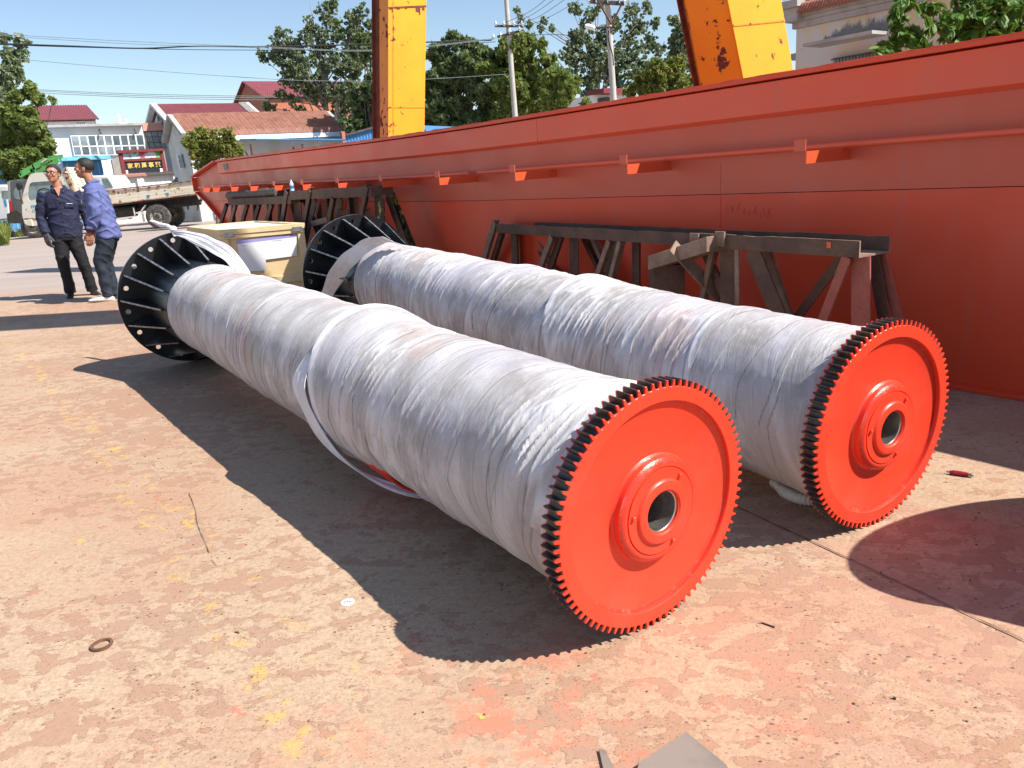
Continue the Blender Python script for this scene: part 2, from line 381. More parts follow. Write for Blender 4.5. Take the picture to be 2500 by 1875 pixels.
M['skin2'] = pm('skin_tanned', (.36, .165, .10), (.30, .13, .08), 12, .5, 0, .1, .002)
M['lips'] = pm('lips', (.30, .09, .07), None, 12, .5)
M['hair'] = pm('black_hair', (.012, .010, .010), (.03, .027, .026), 60, .55, 0, .8, .004)
def _fab(name, a, b, wr=6, fine=240):
    t = NT(name); v = t.coord()
    w = t.noise(t.map(v, (1, 1, .6)), wr, 5, .6, 1.2)
    c = t.mix(t.ramp(w, .35, .7), a, b)
    return t.fin(c, .8, t.bump(t.noise(v, fine, 2), .2, .002, t.bump(w, .75, .03)))
M['navy'] = _fab('navy_work_jacket', (.018, .022, .062), (.011, .013, .036))
M['blue'] = _fab('faded_blue_work_shirt', (.115, .14, .33), (.085, .105, .255))
M['blk_tr'] = _fab('black_trousers', (.010, .010, .013), (.006, .006, .008))
M['jean'] = _fab('dark_jeans', (.020, .032, .050), (.010, .015, .026), 8)
M['glove'] = _fab('grey_glove', (.10, .10, .115), (.05, .05, .06), 12)
M['maroon'] = _fab('maroon_cuff', (.10, .02, .025), (.05, .012, .016), 10)
M['shoe_w'] = pm('white_shoe', (.72, .71, .69), (.55, .53, .5), 12, .5)
M['shoe_b'] = pm('black_shoe', (.012, .011, .011), (.03, .025, .022), 14, .5)
M['black_pl'] = pm('black_plastic', (.012, .012, .013), (.02, .02, .02), 12, .35)
M['lens'] = glass('lens_glass', (.25, .2, .17), .1)
M['rubber'] = pm('dusty_tyre', (.055, .05, .047), (.14, .125, .11), 9, .85, 0, .4)
M['truck_w'] = chipped('dirty_white_truck_paint', (.66, .63, .56), (.32, .16, .08), 5, .60, .45, (.58, .53, .44))
M['bed'] = chipped('cream_truck_bed_rusty', (.66, .56, .40), (.30, .15, .08), 9, .57, .6, (.66, .62, .52))
M['bed_rust'] = chipped('rusty_bed_rail', (.42, .26, .17), (.20, .08, .05), 7, .5, .7)
M['white_car'] = pm('white_car_paint', (.70, .71, .71), (.66, .66, .66), 3, .25, 0, 0)
M['grey_car'] = pm('dark_grey_car_paint', (.12, .125, .13), (.09, .09, .095), 3, .3, .3, 0)
M['teal_car'] = pm('teal_car_paint', (.10, .17, .17), (.08, .13, .13), 3, .3, .2, 0)
M['glass'] = glass('dark_window_pane', (.045, .06, .075), .06); M['glass_l'] = glass('pale_window_glass', (.13, .155, .175), .12)
M['carglass'] = glass('car_glass', (.10, .14, .15), .06)
M['tail'] = pm('red_tail_light', (.45, .02, .03), None, 8, .25)
M['rim'] = pm('dirty_rim', (.34, .31, .27), (.12, .09, .07), 14, .6, .3)
M['chas'] = pm('chassis_dirt', (.035, .03, .028), (.07, .055, .045), 8, .85)
M['green'] = pm('green_machine_paint', (.13, .42, .11), (.10, .34, .09), 5, .45)
M['white_wall'] = pm('white_render', (.80, .79, .77), (.70, .68, .65), 1.2, .85, 0, .2, .01, .45, .75)
M['dirty_wall'] = pm('grey_white_render', (.60, .61, .60), (.44, .45, .44), .8, .85, 0, .2, .01)
M['grey_wall'] = pm('grey_concrete_slab', (.34, .32, .29), (.25, .23, .2), 2, .9)
M['blue_wall'] = pm('blue_sheet_wall', (.09, .26, .50), (.07, .21, .43), 2, .5)
M['cyan'] = pm('cyan_eave_sheet', (.16, .50, .66), None, 2, .5)
M['orange_wall'] = pm('orange_painted_wall', (.40, .14, .085), (.35, .12, .075), 1, .85)
M['pink'] = pm('pink_parapet', (.60, .33, .27), (.52, .27, .22), 1.5, .85)
M['metal_roof'] = pm('maroon_sheet_roof', (.25, .072, .080), (.21, .062, .070), 2, .45)
M['tile'] = pm('terracotta_tiles', (.38, .185, .135), (.27, .12, .085), 3, .8, 0, .4, .02, .35, .65, 8)
M['tile_r'] = pm('terracotta_tiles_near', (.42, .18, .12), (.30, .115, .075), 3, .75, 0, .4, .02, .35, .65, 8)
M['ltile'] = pm('grey_tiles', (.30, .27, .26), (.2, .18, .17), 3, .8)
M['sign_red'] = pm('dark_red_frame', (.20, .03, .03), (.15, .025, .025), 3, .6)
M['sign_blk'] = pm('black_sign_board', (.02, .022, .035), None, 3, .5)
M['gold'] = pm('gold_letters', (.75, .52, .16), (.65, .42, .12), 5, .45)
M['pole'] = pm('concrete_pole', (.46, .44, .40), (.38, .36, .32), 2, .9)
M['iron'] = pm('dark_iron', (.05, .045, .04), (.09, .07, .06), 5, .8)
M['porc'] = pm('white_porcelain', (.78, .77, .74), None, 5, .25)
M['wire'] = pm('dark_wire', (.03, .03, .035), None, 5, .6); M['wire_l'] = pm('pale_wire', (.22, .28, .27), None, 5, .6)
M['bark'] = pm('tree_bark', (.16, .12, .085), (.09, .065, .045), 8, .95, 0, .6, .02)
M['bark_p'] = pm('pale_poplar_bark', (.38, .36, .31), (.2, .18, .15), 8, .95, 0, .6, .02)
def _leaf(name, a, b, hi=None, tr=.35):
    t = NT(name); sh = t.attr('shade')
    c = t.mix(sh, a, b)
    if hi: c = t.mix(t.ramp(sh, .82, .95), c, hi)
    t.fin(c, .55); t.b.inputs['Specular IOR Level'].default_value = .35
    tl = t.node('ShaderNodeBsdfTranslucent'); t.link(t.mix(.5, c, (.20, .28, .05), 'MIX'), tl.inputs[0])
    mx = t.node('ShaderNodeMixShader'); mx.inputs[0].default_value = tr; t.link(t.b.outputs[0], mx.inputs[1]); t.link(tl.outputs[0], mx.inputs[2])
    t.link(mx.outputs[0], t.n['Material Output'].inputs[0]); return t.m
M['leaf_dark'] = _leaf('dark_green_leaves', (.075, .115, .045), (.17, .225, .095), (.28, .34, .17), .35)
M['leaf_pop'] = _leaf('grey_green_poplar_leaves', (.12, .16, .085), (.27, .32, .19), (.46, .50, .40), .38)
M['leaf_bright'] = _leaf('bright_green_leaves', (.11, .165, .04), (.26, .31, .08), (.40, .43, .14), .4)
M['leaf_yel'] = _leaf('yellow_green_leaves', (.12, .16, .035), (.30, .30, .07), (.48, .33, .10), .4)
M['leaf_wal'] = _leaf('glossy_walnut_leaves', (.035, .10, .015), (.10, .22, .025), None, .3)
M['hose'] = pm('white_corrugated_hose', (.72, .71, .70), (.6, .58, .56), 12, .4)
M['offcut'] = pm('grey_steel_offcut', (.27, .245, .21), (.20, .18, .15), 6, .45, .25, .2, .002)
M['ringr'] = pm('rusted_ring', (.26, .14, .09), (.15, .08, .05), 18, .6, .5, .4, .003)
M['canred'] = pm('dark_red_foil', (.32, .02, .03), (.22, .015, .02), 30, .35)
M['bottle'] = glass('clear_blue_plastic', (.45, .55, .62), .1); M['blabel'] = pm('blue_bottle_label', (.03, .20, .55), None, 8, .4)
def _moss():
    t = NT('black_mould'); v = t.coord(); h = t.attr('shade')
    t.fin(t.mix(t.noise(v, 18, 4), (.07, .07, .075), (.22, .22, .23)), .95); tr = t.node('ShaderNodeBsdfTransparent'); mx = t.node('ShaderNodeMixShader')
    f = t.ramp(t.math('ADD', t.noise(t.map(v, (1, 1, .35)), 9, 6, .7), t.math('MULTIPLY', h, -.62)), .02, .22); t.link(f, mx.inputs[0]); t.link(tr.outputs[0], mx.inputs[1]); t.link(t.b.outputs[0], mx.inputs[2])
    t.link(mx.outputs[0], t.n['Material Output'].inputs[0]); return t.m
M['moss'] = _moss()
def _cream():
    t = NT('cream_flaking_render'); v = t.coord(); n = t.noise(t.map(v, (1, 1, .4)), 1.1, 5, .6)
    c = t.mix(t.ramp(n, .45, .56), (.62, .49, .30), (.56, .535, .50)); c = t.mix(t.ramp(t.noise(v, 7, 5), .6, .75, 0, .4), c, (.30, .28, .26))
    return t.fin(c, .9, t.bump(t.noise(v, 14, 5), .3, .01))
M['cream'] = _cream()
M['band'] = pm('grey_cement_band', (.40, .39, .37), (.30, .29, .28), 3, .9)
M['weed'] = _leaf('weeds', (.09, .14, .02), (.25, .27, .06), None, .3)
def _pic():
    t = NT('painted_landscape_panel'); v = t.coord(); c = t.mix(t.ramp(t.noise(v, 2.5, 4), .4, .55), (.45, .62, .75), (.75, .75, .76))
    c = t.mix(t.ramp(t.noise(t.map(v, (1, 1, 2), loc=(4, 0, 0)), 2.2, 4), .55, .6), c, (.75, .15, .12)); c = t.mix(t.ramp(t.noise(t.map(v, loc=(9, 3, 0)), 2.2, 4), .56, .62), c, (.12, .38, .10))
    return t.fin(c, .6)
M['pic'] = _pic()
M['blue_txt'] = pm('blue_lettering', (.05, .33, .60), None, 8, .5)
M['fuku'] = pm('red_lettering', (.65, .03, .07), None, 8, .5)
# ============================================================ GROUND
g = MB(); g.add([(-900, -60, 0), (900, -60, 0), (900, 1500, 0), (-900, 1500, 0)], [(0, 1, 2, 3)])
tag(g.build('ground', M['ground'], fix=False), kind='structure')
def crack(name, pts, w, z=.004, seed=0, gaps=False):
    rr = random.Random(seed); L = []
    for a, b in zip(pts, pts[1:]):
        a, b = Vector(a), Vector(b); n = max(2, int((b - a).length / .03))
        for i in range(n):
            L.append(a.lerp(b, i / n) + Vector((rr.uniform(-1, 1), rr.uniform(-1, 1), 0)) * w * .5)
    m = MB(); prev = None
    skip = 0
    for i in range(len(L) - 1):
        if gaps:
            if skip > 0: skip -= 1; prev = None; continue
            if rr.random() < .22: skip = rr.randint(1, 2)
        d = (L[i + 1] - L[i]).normalized(); s = Vector((-d.y, d.x, 0)); ww = w * rr.uniform(.35, 1)
        e = [L[i] + s * ww, L[i] - s * ww]
        if prev: m.add([prev[0], prev[1], e[1], e[0]], [(0, 1, 2, 3)])
        prev = e
    for v in m.v: v.z = z
    o = m.build(name, M['crack'], fix=False); return tag(o, kind='structure')
J0 = gp(1853, 1263); J1 = gp(2500, 1566); jd = (J1 - J0).normalized()
crack('ground_joint', [J0 - jd * 2.2, J0, J1, J1 + jd * 2], .0032, seed=1)
crack('ground_crack', [gp(462, 1205), gp(476, 1240), gp(484, 1285), gp(505, 1335), gp(516, 1368), gp(545, 1398)], .0017, seed=2, gaps=True)

# ============================================================ DRUMS
G_R, F_R = 0.34496, 0.48488
def gear_mesh():
    m = MB(); NTE = 86; T = .055
    out = []
    for k in range(NTE):
        a0 = 2 * pi * k / NTE; p = 2 * pi / NTE
        for fa, r in ((-.30, .3275), (-.20, .3285), (-.155, .337), (-.085, .3445), (.085, .3445), (.155, .337), (.20, .3285), (.30, .3275)):
            out.append((a0 + fa * p, r))
    n = len(out)
    def ring(x, dr=0, rr=None): return [Vector((x, (r + dr if rr is None else rr) * cos(a), (r + dr if rr is None else rr) * sin(a))) for a, r in out]
    R = [ring(0, rr=.292), ring(0, rr=.318), ring(0, -.0012), ring(.0012), ring(.0055), ring(T - .004), ring(T), ring(T, rr=.318), ring(T, rr=.20)]
    mi = [0, 0, 0, 0, 1, 0, 0, 0]
    base = len(m.v)
    for r in R: m.v += r
    for i in range(len(R) - 1):
        for k in range(n):
            m.f.append([base + i * n + k, base + i * n + (k + 1) % n, base + (i + 1) * n + (k + 1) % n, base + (i + 1) * n + k]); m.m.append(mi[i])
    m.lathe([(0, .292), (.003, .2905), (.0125, .289), (.016, .283), (.0165, .17), (.0165, .150), (.012, .146), (.008, .143)], 128, [0, 2, 2, 0, 0, 0, 2])
    return m.mesh('gear_wheel')
def hub_mesh():
    m = MB(); m.lathe([(.018, .145), (-.004, .143), (-.009, .138), (-.012, .133), (-.014, .128), (-.014, .122), (-.010, .121), (-.010, .119), (-.016, .118), (-.0165, .091), (-.0165, .090), (-.024, .086), (-.025, .084), (-.025, .062), (-.021, .0595), (-.021, .057), (-.014, .0565)], 96, [0, 2, 2, 2, 0, 0, 0, 0, 0, 0, 0, 0, 0, 0, 0, 0])
    return m.mesh('hub')
def bore_mesh():
    m = MB(); m.lathe([(-.014, .0565), (-.012, .054), (.03, .0535), (.032, .0555), (.09, .0555), (.092, .050), (.22, .050), (.221, .0)], 72); return m.mesh('bore')
def bolt_mesh():
    m = MB(); m.lathe([(-.0165, .0065), (-.0225, .0065), (-.024, .005), (-.024, .0)], 6); return m.mesh('bolt')
def disc_mesh(h0):
    from mathutils.geometry import tessellate_polygon
    N = 160; m = MB(); T = .018
    outer = [Vector((F_R * cos(2 * pi * k / N), F_R * sin(2 * pi * k / N), 0)) for k in range(N)]
    inner = [Vector((.25 * cos(2 * pi * k / 64), .25 * sin(2 * pi * k / 64), 0)) for k in range(64)]
    loops = [outer, inner]
    for k in range(16):
        a = rad(h0 + 22.5 * k); c = Vector((.43 * cos(a), .43 * sin(a), 0))
        loops.append([c + Vector((.0175 * cos(2 * pi * j / 20), .0175 * sin(2 * pi * j / 20), 0)) for j in range(20)])
    tri = tessellate_polygon(loops); pts = [p for l in loops for p in l]; n = len(pts)
    v = [(0, p.x, p.y) for p in pts] + [(T, p.x, p.y) for p in pts]
    m.add(v, [tuple(t) for t in tri] + [tuple(n + i for i in t[::-1]) for t in tri], 0)
    b = 0; b0 = 0
    for li, l in enumerate(loops):
        k = len(l); m.add([v[b + i] for i in range(k)] + [v[n + b + i] for i in range(k)], [(i, (i + 1) % k, k + (i + 1) % k, k + i) for i in range(k)], 1 if li == 0 else 0); b += k
    return m.mesh('flange_disc')
def gusset_mesh(L):
    m = MB(); x1, x0 = -.003, -.60; t = .006
    prof = [(x1, .29), (x1, .468), (x1 - .035, .470), (x0, .325), (x0, .29)]
    vs = [(x, r, s * t) for s in (-1, 1) for x, r in prof]; k = 5
    m.add(vs, [(4, 3, 2, 1, 0), (5, 6, 7, 8, 9), (0, 1, 6, 5), (3, 4, 9, 8), (4, 0, 5, 9)], 0)
    m.add([vs[1], vs[2], vs[7], vs[6]], [(0, 1, 2, 3)], 1); m.add([vs[2], vs[3], vs[8], vs[7]], [(0, 1, 2, 3)], 1)
    return m.mesh('gusset', fix=False)
GEAR, HUB, BORE, BOLT = gear_mesh(), hub_mesh(), bore_mesh(), bolt_mesh()
for me in (GEAR, HUB, BORE):
    me.polygons.foreach_set('use_smooth', [True] * len(me.polygons)); me.set_sharp_from_angle(angle=rad(38))
GUS = None
def wrap_mesh(seed, T0, T1, belts, base=.292, res=(820, 300), gathers=()):
    NTt, NP = res
    t = np.linspace(T0, T1, NTt)[:, None] * np.ones((1, NP)); ph = (np.arange(NP) / NP * 2 * pi)[None, :] * np.ones((NTt, 1)); fr = ph / (2 * pi)
    wob = (vnoise(fr * 5, t * 2.2, seed, px=5) - .5) * .10 + (vnoise(fr * 16, t * 9, seed + 1, px=16) - .5) * .025
    r = base + (vnoise(fr * 4, t * 1.7, seed + 2, px=4) - .5) * .008 + (vnoise(t * 1.6, t * 0, seed + 3) - .5) * .008
    edge = np.zeros_like(r); white = np.zeros_like(r)
    for pitch, amp, sd, sgn in ((.118, .0036, 4, 1), (.173, .0030, 7, 1), (.067, .0010, 9, -1)):
        s = (t + sgn * fr * pitch + wob * (1 + .4 * sd / 9)) / pitch + vnoise(t * 1.5, t * 0, sd + seed) * .8
        f = s - np.floor(s); vis = np.clip(vnoise(np.floor(s) * 1.0, fr * 3, seed + sd, py=3) * 1.9 - .35, 0, 1)
        r += amp * (1 - f) * np.clip(f / .05, 0, 1) * vis
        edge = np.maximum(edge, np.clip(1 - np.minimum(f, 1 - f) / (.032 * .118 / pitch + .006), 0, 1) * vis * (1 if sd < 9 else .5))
    # crinkles gathered in patches, running mostly round the drum
    pat = np.clip((vnoise(fr * 5, t * 2.6, seed + 20, px=5) - .5) * 3.0, 0, 1)
    pat2 = np.clip((vnoise(fr * 3, t * 3.1, seed + 25, px=3) - .5) * 3, 0, 1)
    for (gt, gp_, rt, rp, am) in gathers:
        dph = np.abs(((ph - rad(gp_) + pi) % (2 * pi)) - pi); pat = np.maximum(pat, am * np.exp(-((t - gt + dph * .10) / rt) ** 2 - (dph / rp) ** 2))
    k1 = 1 - np.abs(2 * vnoise((t + fr * .45 + wob * .6) * 38, fr * 9, seed + 21, py=9) - 1)
    k2 = 1 - np.abs(2 * vnoise((t - fr * .5 + wob) * 62, fr * 11, seed + 22, py=11) - 1)
    r += pat * (k1 ** 2.5) * .0095 + (.08 + .92 * pat2) * k2 * .0022 + vnoise(fr * 90, t * 45, seed + 23, px=90) * .0010
    white = np.maximum(white, np.clip(pat * (k1 ** 3) * 1.2 - .35, 0, 1) * .6)
    for (tc, sw, amp, lo, hi, wl, a0, a1) in belts:     # centre, swing, height, soft tail, sharp edge
        t0 = tc - sw * np.sin(ph) + (vnoise(fr * 6, t * 0 + 3, seed + 30, px=6) - .5) * .05
        s = t - t0
        w = np.clip(.5 + .5 * np.sin(ph - rad(a0)), 0, 1) * (1 - a1) + a1
        e = np.where(s > 0, np.clip(1 - s / hi, 0, 1) ** 1.3, np.clip(1 + s / lo, 0, 1) ** 1.5)
        r += amp * w * e
        white = np.maximum(white, np.clip(1 - np.abs(s + wl * .5) / wl, 0, 1) ** .5 * np.clip(w * 1.3, 0, 1))
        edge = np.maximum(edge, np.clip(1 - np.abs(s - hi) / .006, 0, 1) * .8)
    # soft ends
    r -= np.clip(1 - (t - T0) / .03, 0, 1) ** 2 * .02
    Y = r * np.cos(ph); Z = r * np.sin(ph)
    V = np.stack([t, Y, Z], -1).reshape(-1, 3)
    i = np.arange(NTt - 1)[:, None] * NP; j = np.arange(NP)[None, :]; jn = (j + 1) % NP
    Fq = np.stack([i + j, i + jn, i + NP + jn, i + NP + j], -1).reshape(-1, 4)
    ang = np.abs(((ph - pi / 2 + pi) % (2 * pi)) - pi)      # distance from the top, continuous
    me = npmesh('wrapping', V, Fq, True, {'t': ('POINT', t), 'a': ('POINT', ang), 'edge': ('POINT', edge), 'white': ('POINT', white)})
    return me
def ribbon(name, path, widths, nrm, mats, parent, off, n=26, thick=.002, crump=.006, seed=3):
    """cloth strip: path points, width vectors, interpolated and crumpled"""
    rr = np.random.default_rng(seed); P = [Vector(p) for p in path]; W = [Vector(w) for w in widths]
    K = 64; m = MB(); seg = len(P) - 1
    def cat(A, u):
        x = u * seg; i = min(int(x), seg - 1); f = x - i
        p0, p1, p2, p3 = A[max(i - 1, 0)], A[i], A[i + 1], A[min(i + 2, seg)]
        return .5 * ((2 * p1) + (p2 - p0) * f + (2 * p0 - 5 * p1 + 4 * p2 - p3) * f * f + (3 * p1 - p0 - 3 * p2 + p3) * f ** 3)
    ph = rr.uniform(0, 6, 6); pts = []
    for a in range(K + 1):
        u = a / K; c = cat(P, u); w = cat(W, u); d = (cat(P, min(u + .02, 1)) - cat(P, max(u - .02, 0)))
        nn = d.cross(w).normalized() if d.length > 1e-6 and w.length > 1e-6 else Vector((0, 0, 1))
        for b in range(n + 1):
            v = b / n - .5
            h = crump * (sin(v * 19 + ph[0] + 2.5 * sin(u * 5 + ph[1])) * .6 + sin(v * 41 + ph[2] + 4 * u) * .35 + sin(v * 7 + ph[3] + u * 13) * .5)
            pts.append(c + w * v * (1 + .05 * sin(u * 23 + ph[4])) + nn * h)
    fs = [(a * (n + 1) + b, a * (n + 1) + b + 1, (a + 1) * (n + 1) + b + 1, (a + 1) * (n + 1) + b) for a in range(K) for b in range(n)]
    m.add(pts, fs); o = m.build(name, mats, parent, smooth=True, fix=False, local=off is None, angle=180)
    s = o.modifiers.new('thickness', 'SOLIDIFY'); s.thickness = thick
    return o
def drum(name_label, P, F, hole0, seed, belts, mat, wrapstart=4.14, res=(1300, 230), gathers=(), blank=False):
    X = F - P; L = X.length; Mx = frame(P, X)
    root = thing('wrapped_drum', name_label, 'cable drum', group='long wrapped hoist drums lying on the yard', mat4=Mx)
    gw = put('gear_wheel', GEAR, [M['gear_red'], M['tooth_dark'], M['weld']], root)
    hb = put('hub', HUB, [M['gear_red'], M['gear_red'], M['weld']], gw)
    put('bore', BORE, M['bore'], gw)
    for k, a in enumerate((rad(128), rad(8), rad(248))):
        b = put('bolt', BOLT, M['gear_red'], gw); b.location = (0, .105 * cos(a), .105 * sin(a))
    w = put('wrapping', wrap_mesh(seed, .052, wrapstart, belts, res=res, gathers=gathers), mat, root)
    m = MB(); m.lathe([(wrapstart - .03, .27), (wrapstart - .03, .302), (L, .302)], 64); m.build('neck_tube', M['black_paint'], root, smooth=True, local=True)
    if blank: m = MB(); m.lathe([(0, 0), (0, F_R), (.018, F_R), (.018, 0)], 120); m.build('flange_disc', M['black_paint'], root, local=True).location = (L, 0, 0)
    else: dm = put('flange_disc', disc_mesh(hole0), [M['black_paint'], M['black_edge']], root); dm.location = (L, 0, 0)
    global GUS
    if GUS is None: GUS = gusset_mesh(L)
    for k in range(16):
        gs = put('gusset', GUS, [M['black_paint'], M['black_edge']], root); gs.location = (L, 0, 0); gs.rotation_euler = (rad(hole0 + 11.25 + 22.5 * k), 0, 0)
    return root, Mx, L
DA_P, DA_F = Vector((.35244, 1.81866, G_R)), Vector((-2.36706, 5.73825, F_R))
DB_P, DB_F = Vector((1.18316, 2.29039, G_R)), Vector((-1.19538, 6.42578, F_R))
dA, MA_, LA = drum('front white wrapped drum whose red gear wheel is nearest the camera', DA_P, DA_F, 17.3, 1,
    [(1.56, -.10, .038, .40, .035, .035, 20, .55), (.30, .10, .012, .20, .02, .06, 80, .2), (2.55, .05, .010, .3, .015, .012, 60, .3), (3.3, .06, .008, .3, .012, .010, 60, .3)], M['wrapA'], gathers=[(.24, 48, .16, .75, 1.7), (1.18, 55, .22, .6, 1.4), (.85, 20, .12, .5, .9), (4.0, 60, .12, .9, .8)])
dB, MB_, LB = drum('second white wrapped drum, lying between the front drum and the rusty trestle', DB_P, DB_F, 21.3, 40,
    [(1.52, -.12, .034, .34, .04, .03, 60, .35), (2.35, .10, .016, .30, .03, .02, 60, .3), (.62, -.05, .006, .25, .012, .016, 60, .3), (3.1, .06, .010, .3, .02, .015, 60, .3)], M['wrapB'], gathers=[(1.35, 60, .28, .9, 1.5), (2.1, 50, .3, .8, 1.2), (2.9, 60, .35, 1.0, 1.3), (.85, 50, .18, .7, 1.1), (3.8, 70, .2, .8, 1.0)])
def dl(Mx, t, r, a): return Mx @ Vector((t, r * cos(rad(a)), r * sin(rad(a))))
# cloth hanging loose under the front drum, the bare red shell showing behind it
def loc_path(ts): return [Vector((t, r * cos(rad(a)), r * sin(rad(a)))) for t, r, a in ts]
pth = loc_path([(1.66, .310, 34), (1.66, .335, 10), (1.60, .332, -12), (1.50, .342, -32), (1.36, .352, -50), (1.22, .346, -66), (1.12, .335, -84), (1.05, .305, -104)])
wd = [Vector((.05, 0, 0)), Vector((.13, 0, 0)), Vector((.13, .0, .0)), Vector((.12, .02, .015)), Vector((.115, .03, .03)), Vector((.11, .02, .03)), Vector((.10, 0, 0)), Vector((.08, 0, 0))]
ribbon('loose_strip', pth, wd, None, M['strip'], dA, None, seed=5, crump=.0045)
m = MB(); pr = []
for k in range(25):
    a = rad(-40 - k * 2.6); r = .300 + .030 * sin(pi * k / 24); pr.append((a, r))
vs = []; 
for a, r in pr: vs += [(1.14, r * cos(a), r * sin(a)), (1.42, r * cos(a), r * sin(a))]
m.add(vs, [(2 * i, 2 * i + 1, 2 * i + 3, 2 * i + 2) for i in range(24)])
o = m.build('bare_shell_patch', M['gear_red'], dA, smooth=True, local=True); o.modifiers.new('thickness', 'SOLIDIFY').thickness = .01
# white cloth strip tied through the flange of the front drum and pulled to the drum body
i2 = MA_.inverted()
def strip_px(root, inv, e1, e2, Ys, seed, crump):
    a = [inv @ atY(x, y, Y) for (x, y), Y in zip(e1, Ys)]; b = [inv @ atY(x, y, Y) for (x, y), Y in zip(e2, Ys)]
    return ribbon('loose_strip', [(p + q) / 2 for p, q in zip(a, b)], [q - p for p, q in zip(a, b)], None, M['strip'], root, None, seed=seed, crump=crump)
strip_px(dA, i2, [(419, 561), (470, 566), (521, 581), (573, 612), (612, 668)], [(424, 572), (450, 583), (494, 606), (540, 631), (572, 660)], [5.66, 5.58, 5.46, 5.34, 5.20], 8, .0018)
kn = i2 @ onp(423, 560, MA_ @ Vector((LA - .03, 0, 0)), MA_.to_3x3() @ Vector((1, 0, 0)))
e1 = i2 @ atY(377, 542, 5.85); 
m = MB(); m.tube([kn + Vector((-.01, 0, -.05)), kn, kn.lerp(e1, .3) + Vector((0, 0, .01)), kn.lerp(e1, .65) + Vector((0, 0, -.004)), e1], [.012, .020, .013, .017, .012], 10)
m.sph(kn, (.022, .026, .026), 12, 8); m.tube([e1, e1 + Vector((0, .03, .012))], [.014, .004], 8)
o = m.build('knotted_tail', M['strip'], dA, smooth=True, local=True)
# strip of cloth off the second drum, crossing its flange
i3 = MB_.inverted(); N3 = MB_.to_3x3() @ Vector((1, 0, 0))
strip_px(dB, i3, [(935, 578), (893, 583), (861, 602), (823, 634), (801, 669), (784, 715)], [(985, 600), (944, 592), (897, 618), (861, 652), (840, 682), (812, 724)], [5.42, 5.60, 5.66, 5.72, 5.82, 5.92], 12, .0018)
# a third drum lies just outside the picture on the right; its flange throws the round shadow
dv3 = Vector((cos(rad(-54)), sin(rad(-54)), 0))
C3 = Vector((1.965, 1.92, F_R))
dC, MC_, LC = drum('white wrapped steel drum lying beyond the right edge, black flange towards the girder', C3 + dv3 * 4.7727 - Vector((0, 0, F_R - G_R)), C3, 17.3, 77, [(1.5, .1, .03, .4, .04, .03, 60, .3)], M['wrapB'], res=(200, 90), blank=True)

# ============================================================ GIRDER
GO = Vector((3.33528, 2.09201, 0)); GD = Vector((-.58398, .81177, 0)); GN = Vector((.81177, .58398, 0))   # GN points away from the drums
gd = thing('crane_girder', 'very long red painted steel crane girder lying on edge behind the drums', 'crane girder', GO)
def gq(s, z, n=0): return GO + GD * s + GN * n + ZZ * z
def gprism(name, prof, n0, n1, mat, bevel=0, **k):
    return MB().prism([gq(s, z, n0) for s, z in prof], GN * (n1 - n0)).build(name, mat, gd, bevel=bevel, **k)
S0 = -6.0
gprism('upper_web', [(S0, .984), (S0, 1.60), (13.45, 1.60), (14.95, 1.40), (14.95, 1.17), (14.45, .984)], .045, .70, M['g_up'])
gprism('lower_web', [(S0, .02), (S0, .980), (14.44, .980), (13.9, .74), (12.1, .02)], .047, .698, M['g_low'])
m = MB(); prof = [(.000, 1.425), (.000, 1.592), (.044, 1.599), (.044, 1.405), (.028, 1.405)]
def strip_(s0, s1, mat, name):
    mm = MB(); mm.add([gq(s, z, n) for s in (s0, s1) for n, z in prof], [(0, 1, 2, 3, 4), (9, 8, 7, 6, 5)] + [(i, (i + 1) % 5, 5 + (i + 1) % 5, 5 + i) for i in range(5)])
    return mm.build(name, mat, gd)
strip_(S0, 5.118, M['g_strip'], 'upper_plate'); strip_(5.122, 12.0, M['g_strip'], 'upper_plate'); strip_(12.004, 13.42, M['g_strip'], 'upper_plate')
m = MB(); m.prism([gq(S0, 1.602, -.03), gq(S0, 1.628, -.03), gq(S0, 1.628, .76), gq(S0, 1.604, .76)], GD * (13.45 - S0)); m.build('top_flange', M['g_low'], gd, bevel=.003)
# ragged weld edge along the top
m = MB(); rr = random.Random(3); n = 420
pts = [gq(S0 + (13.4 - S0) * i / n, 1.628 + rr.uniform(-.002, .003), -.025 + rr.uniform(-.003, .003)) for i in range(n + 1)]; m.tube(pts, [rr.uniform(.002, .005) for _ in pts], 5); m.build('weld_seam', M['g_br'], gd)
m = MB(); m.add([gq(s, z, n) for s in (13.46, 14.97) for n, z in ((-.05, 0), (.76, 0), (.76, .025), (-.05, .025))], [(0, 3, 2, 1), (4, 5, 6, 7), (0, 1, 5, 4), (1, 2, 6, 5), (2, 3, 7, 6), (3, 0, 4, 7)])
for v in m.v[:4]: v.z += 1.605
for v in m.v[4:]: v.z += 1.405
m.build('end_flange', M['g_low'], gd)
m = MB(); m.add([gq(s, z, n) for s, z in ((14.955, 1.40), (14.975, 1.40), (14.975, 1.165), (14.955, 1.165)) for n in (-.03, .74)], [(0, 2, 3, 1), (2, 4, 5, 3), (4, 6, 7, 5), (6, 0, 1, 7), (0, 6, 4, 2), (1, 3, 5, 7)]); m.build('end_plate', M['g_br'], gd)
m = MB(); q_ = [(14.95, 1.16), (14.42, .98), (13.88, .74), (12.08, .0)]
for (a, b) in zip(q_, q_[1:]): m.hexa([gq(a[0], a[1], -.02), gq(b[0], b[1], -.02), gq(b[0], b[1], .74), gq(a[0], a[1], .74), gq(a[0] + .03, a[1] - .002, -.02), gq(b[0] + .03, b[1] - .002, -.02), gq(b[0] + .03, b[1] - .002, .74), gq(a[0] + .03, a[1] - .002, .74)])
m.build('sloping_end_flange', M['g_low'], gd)
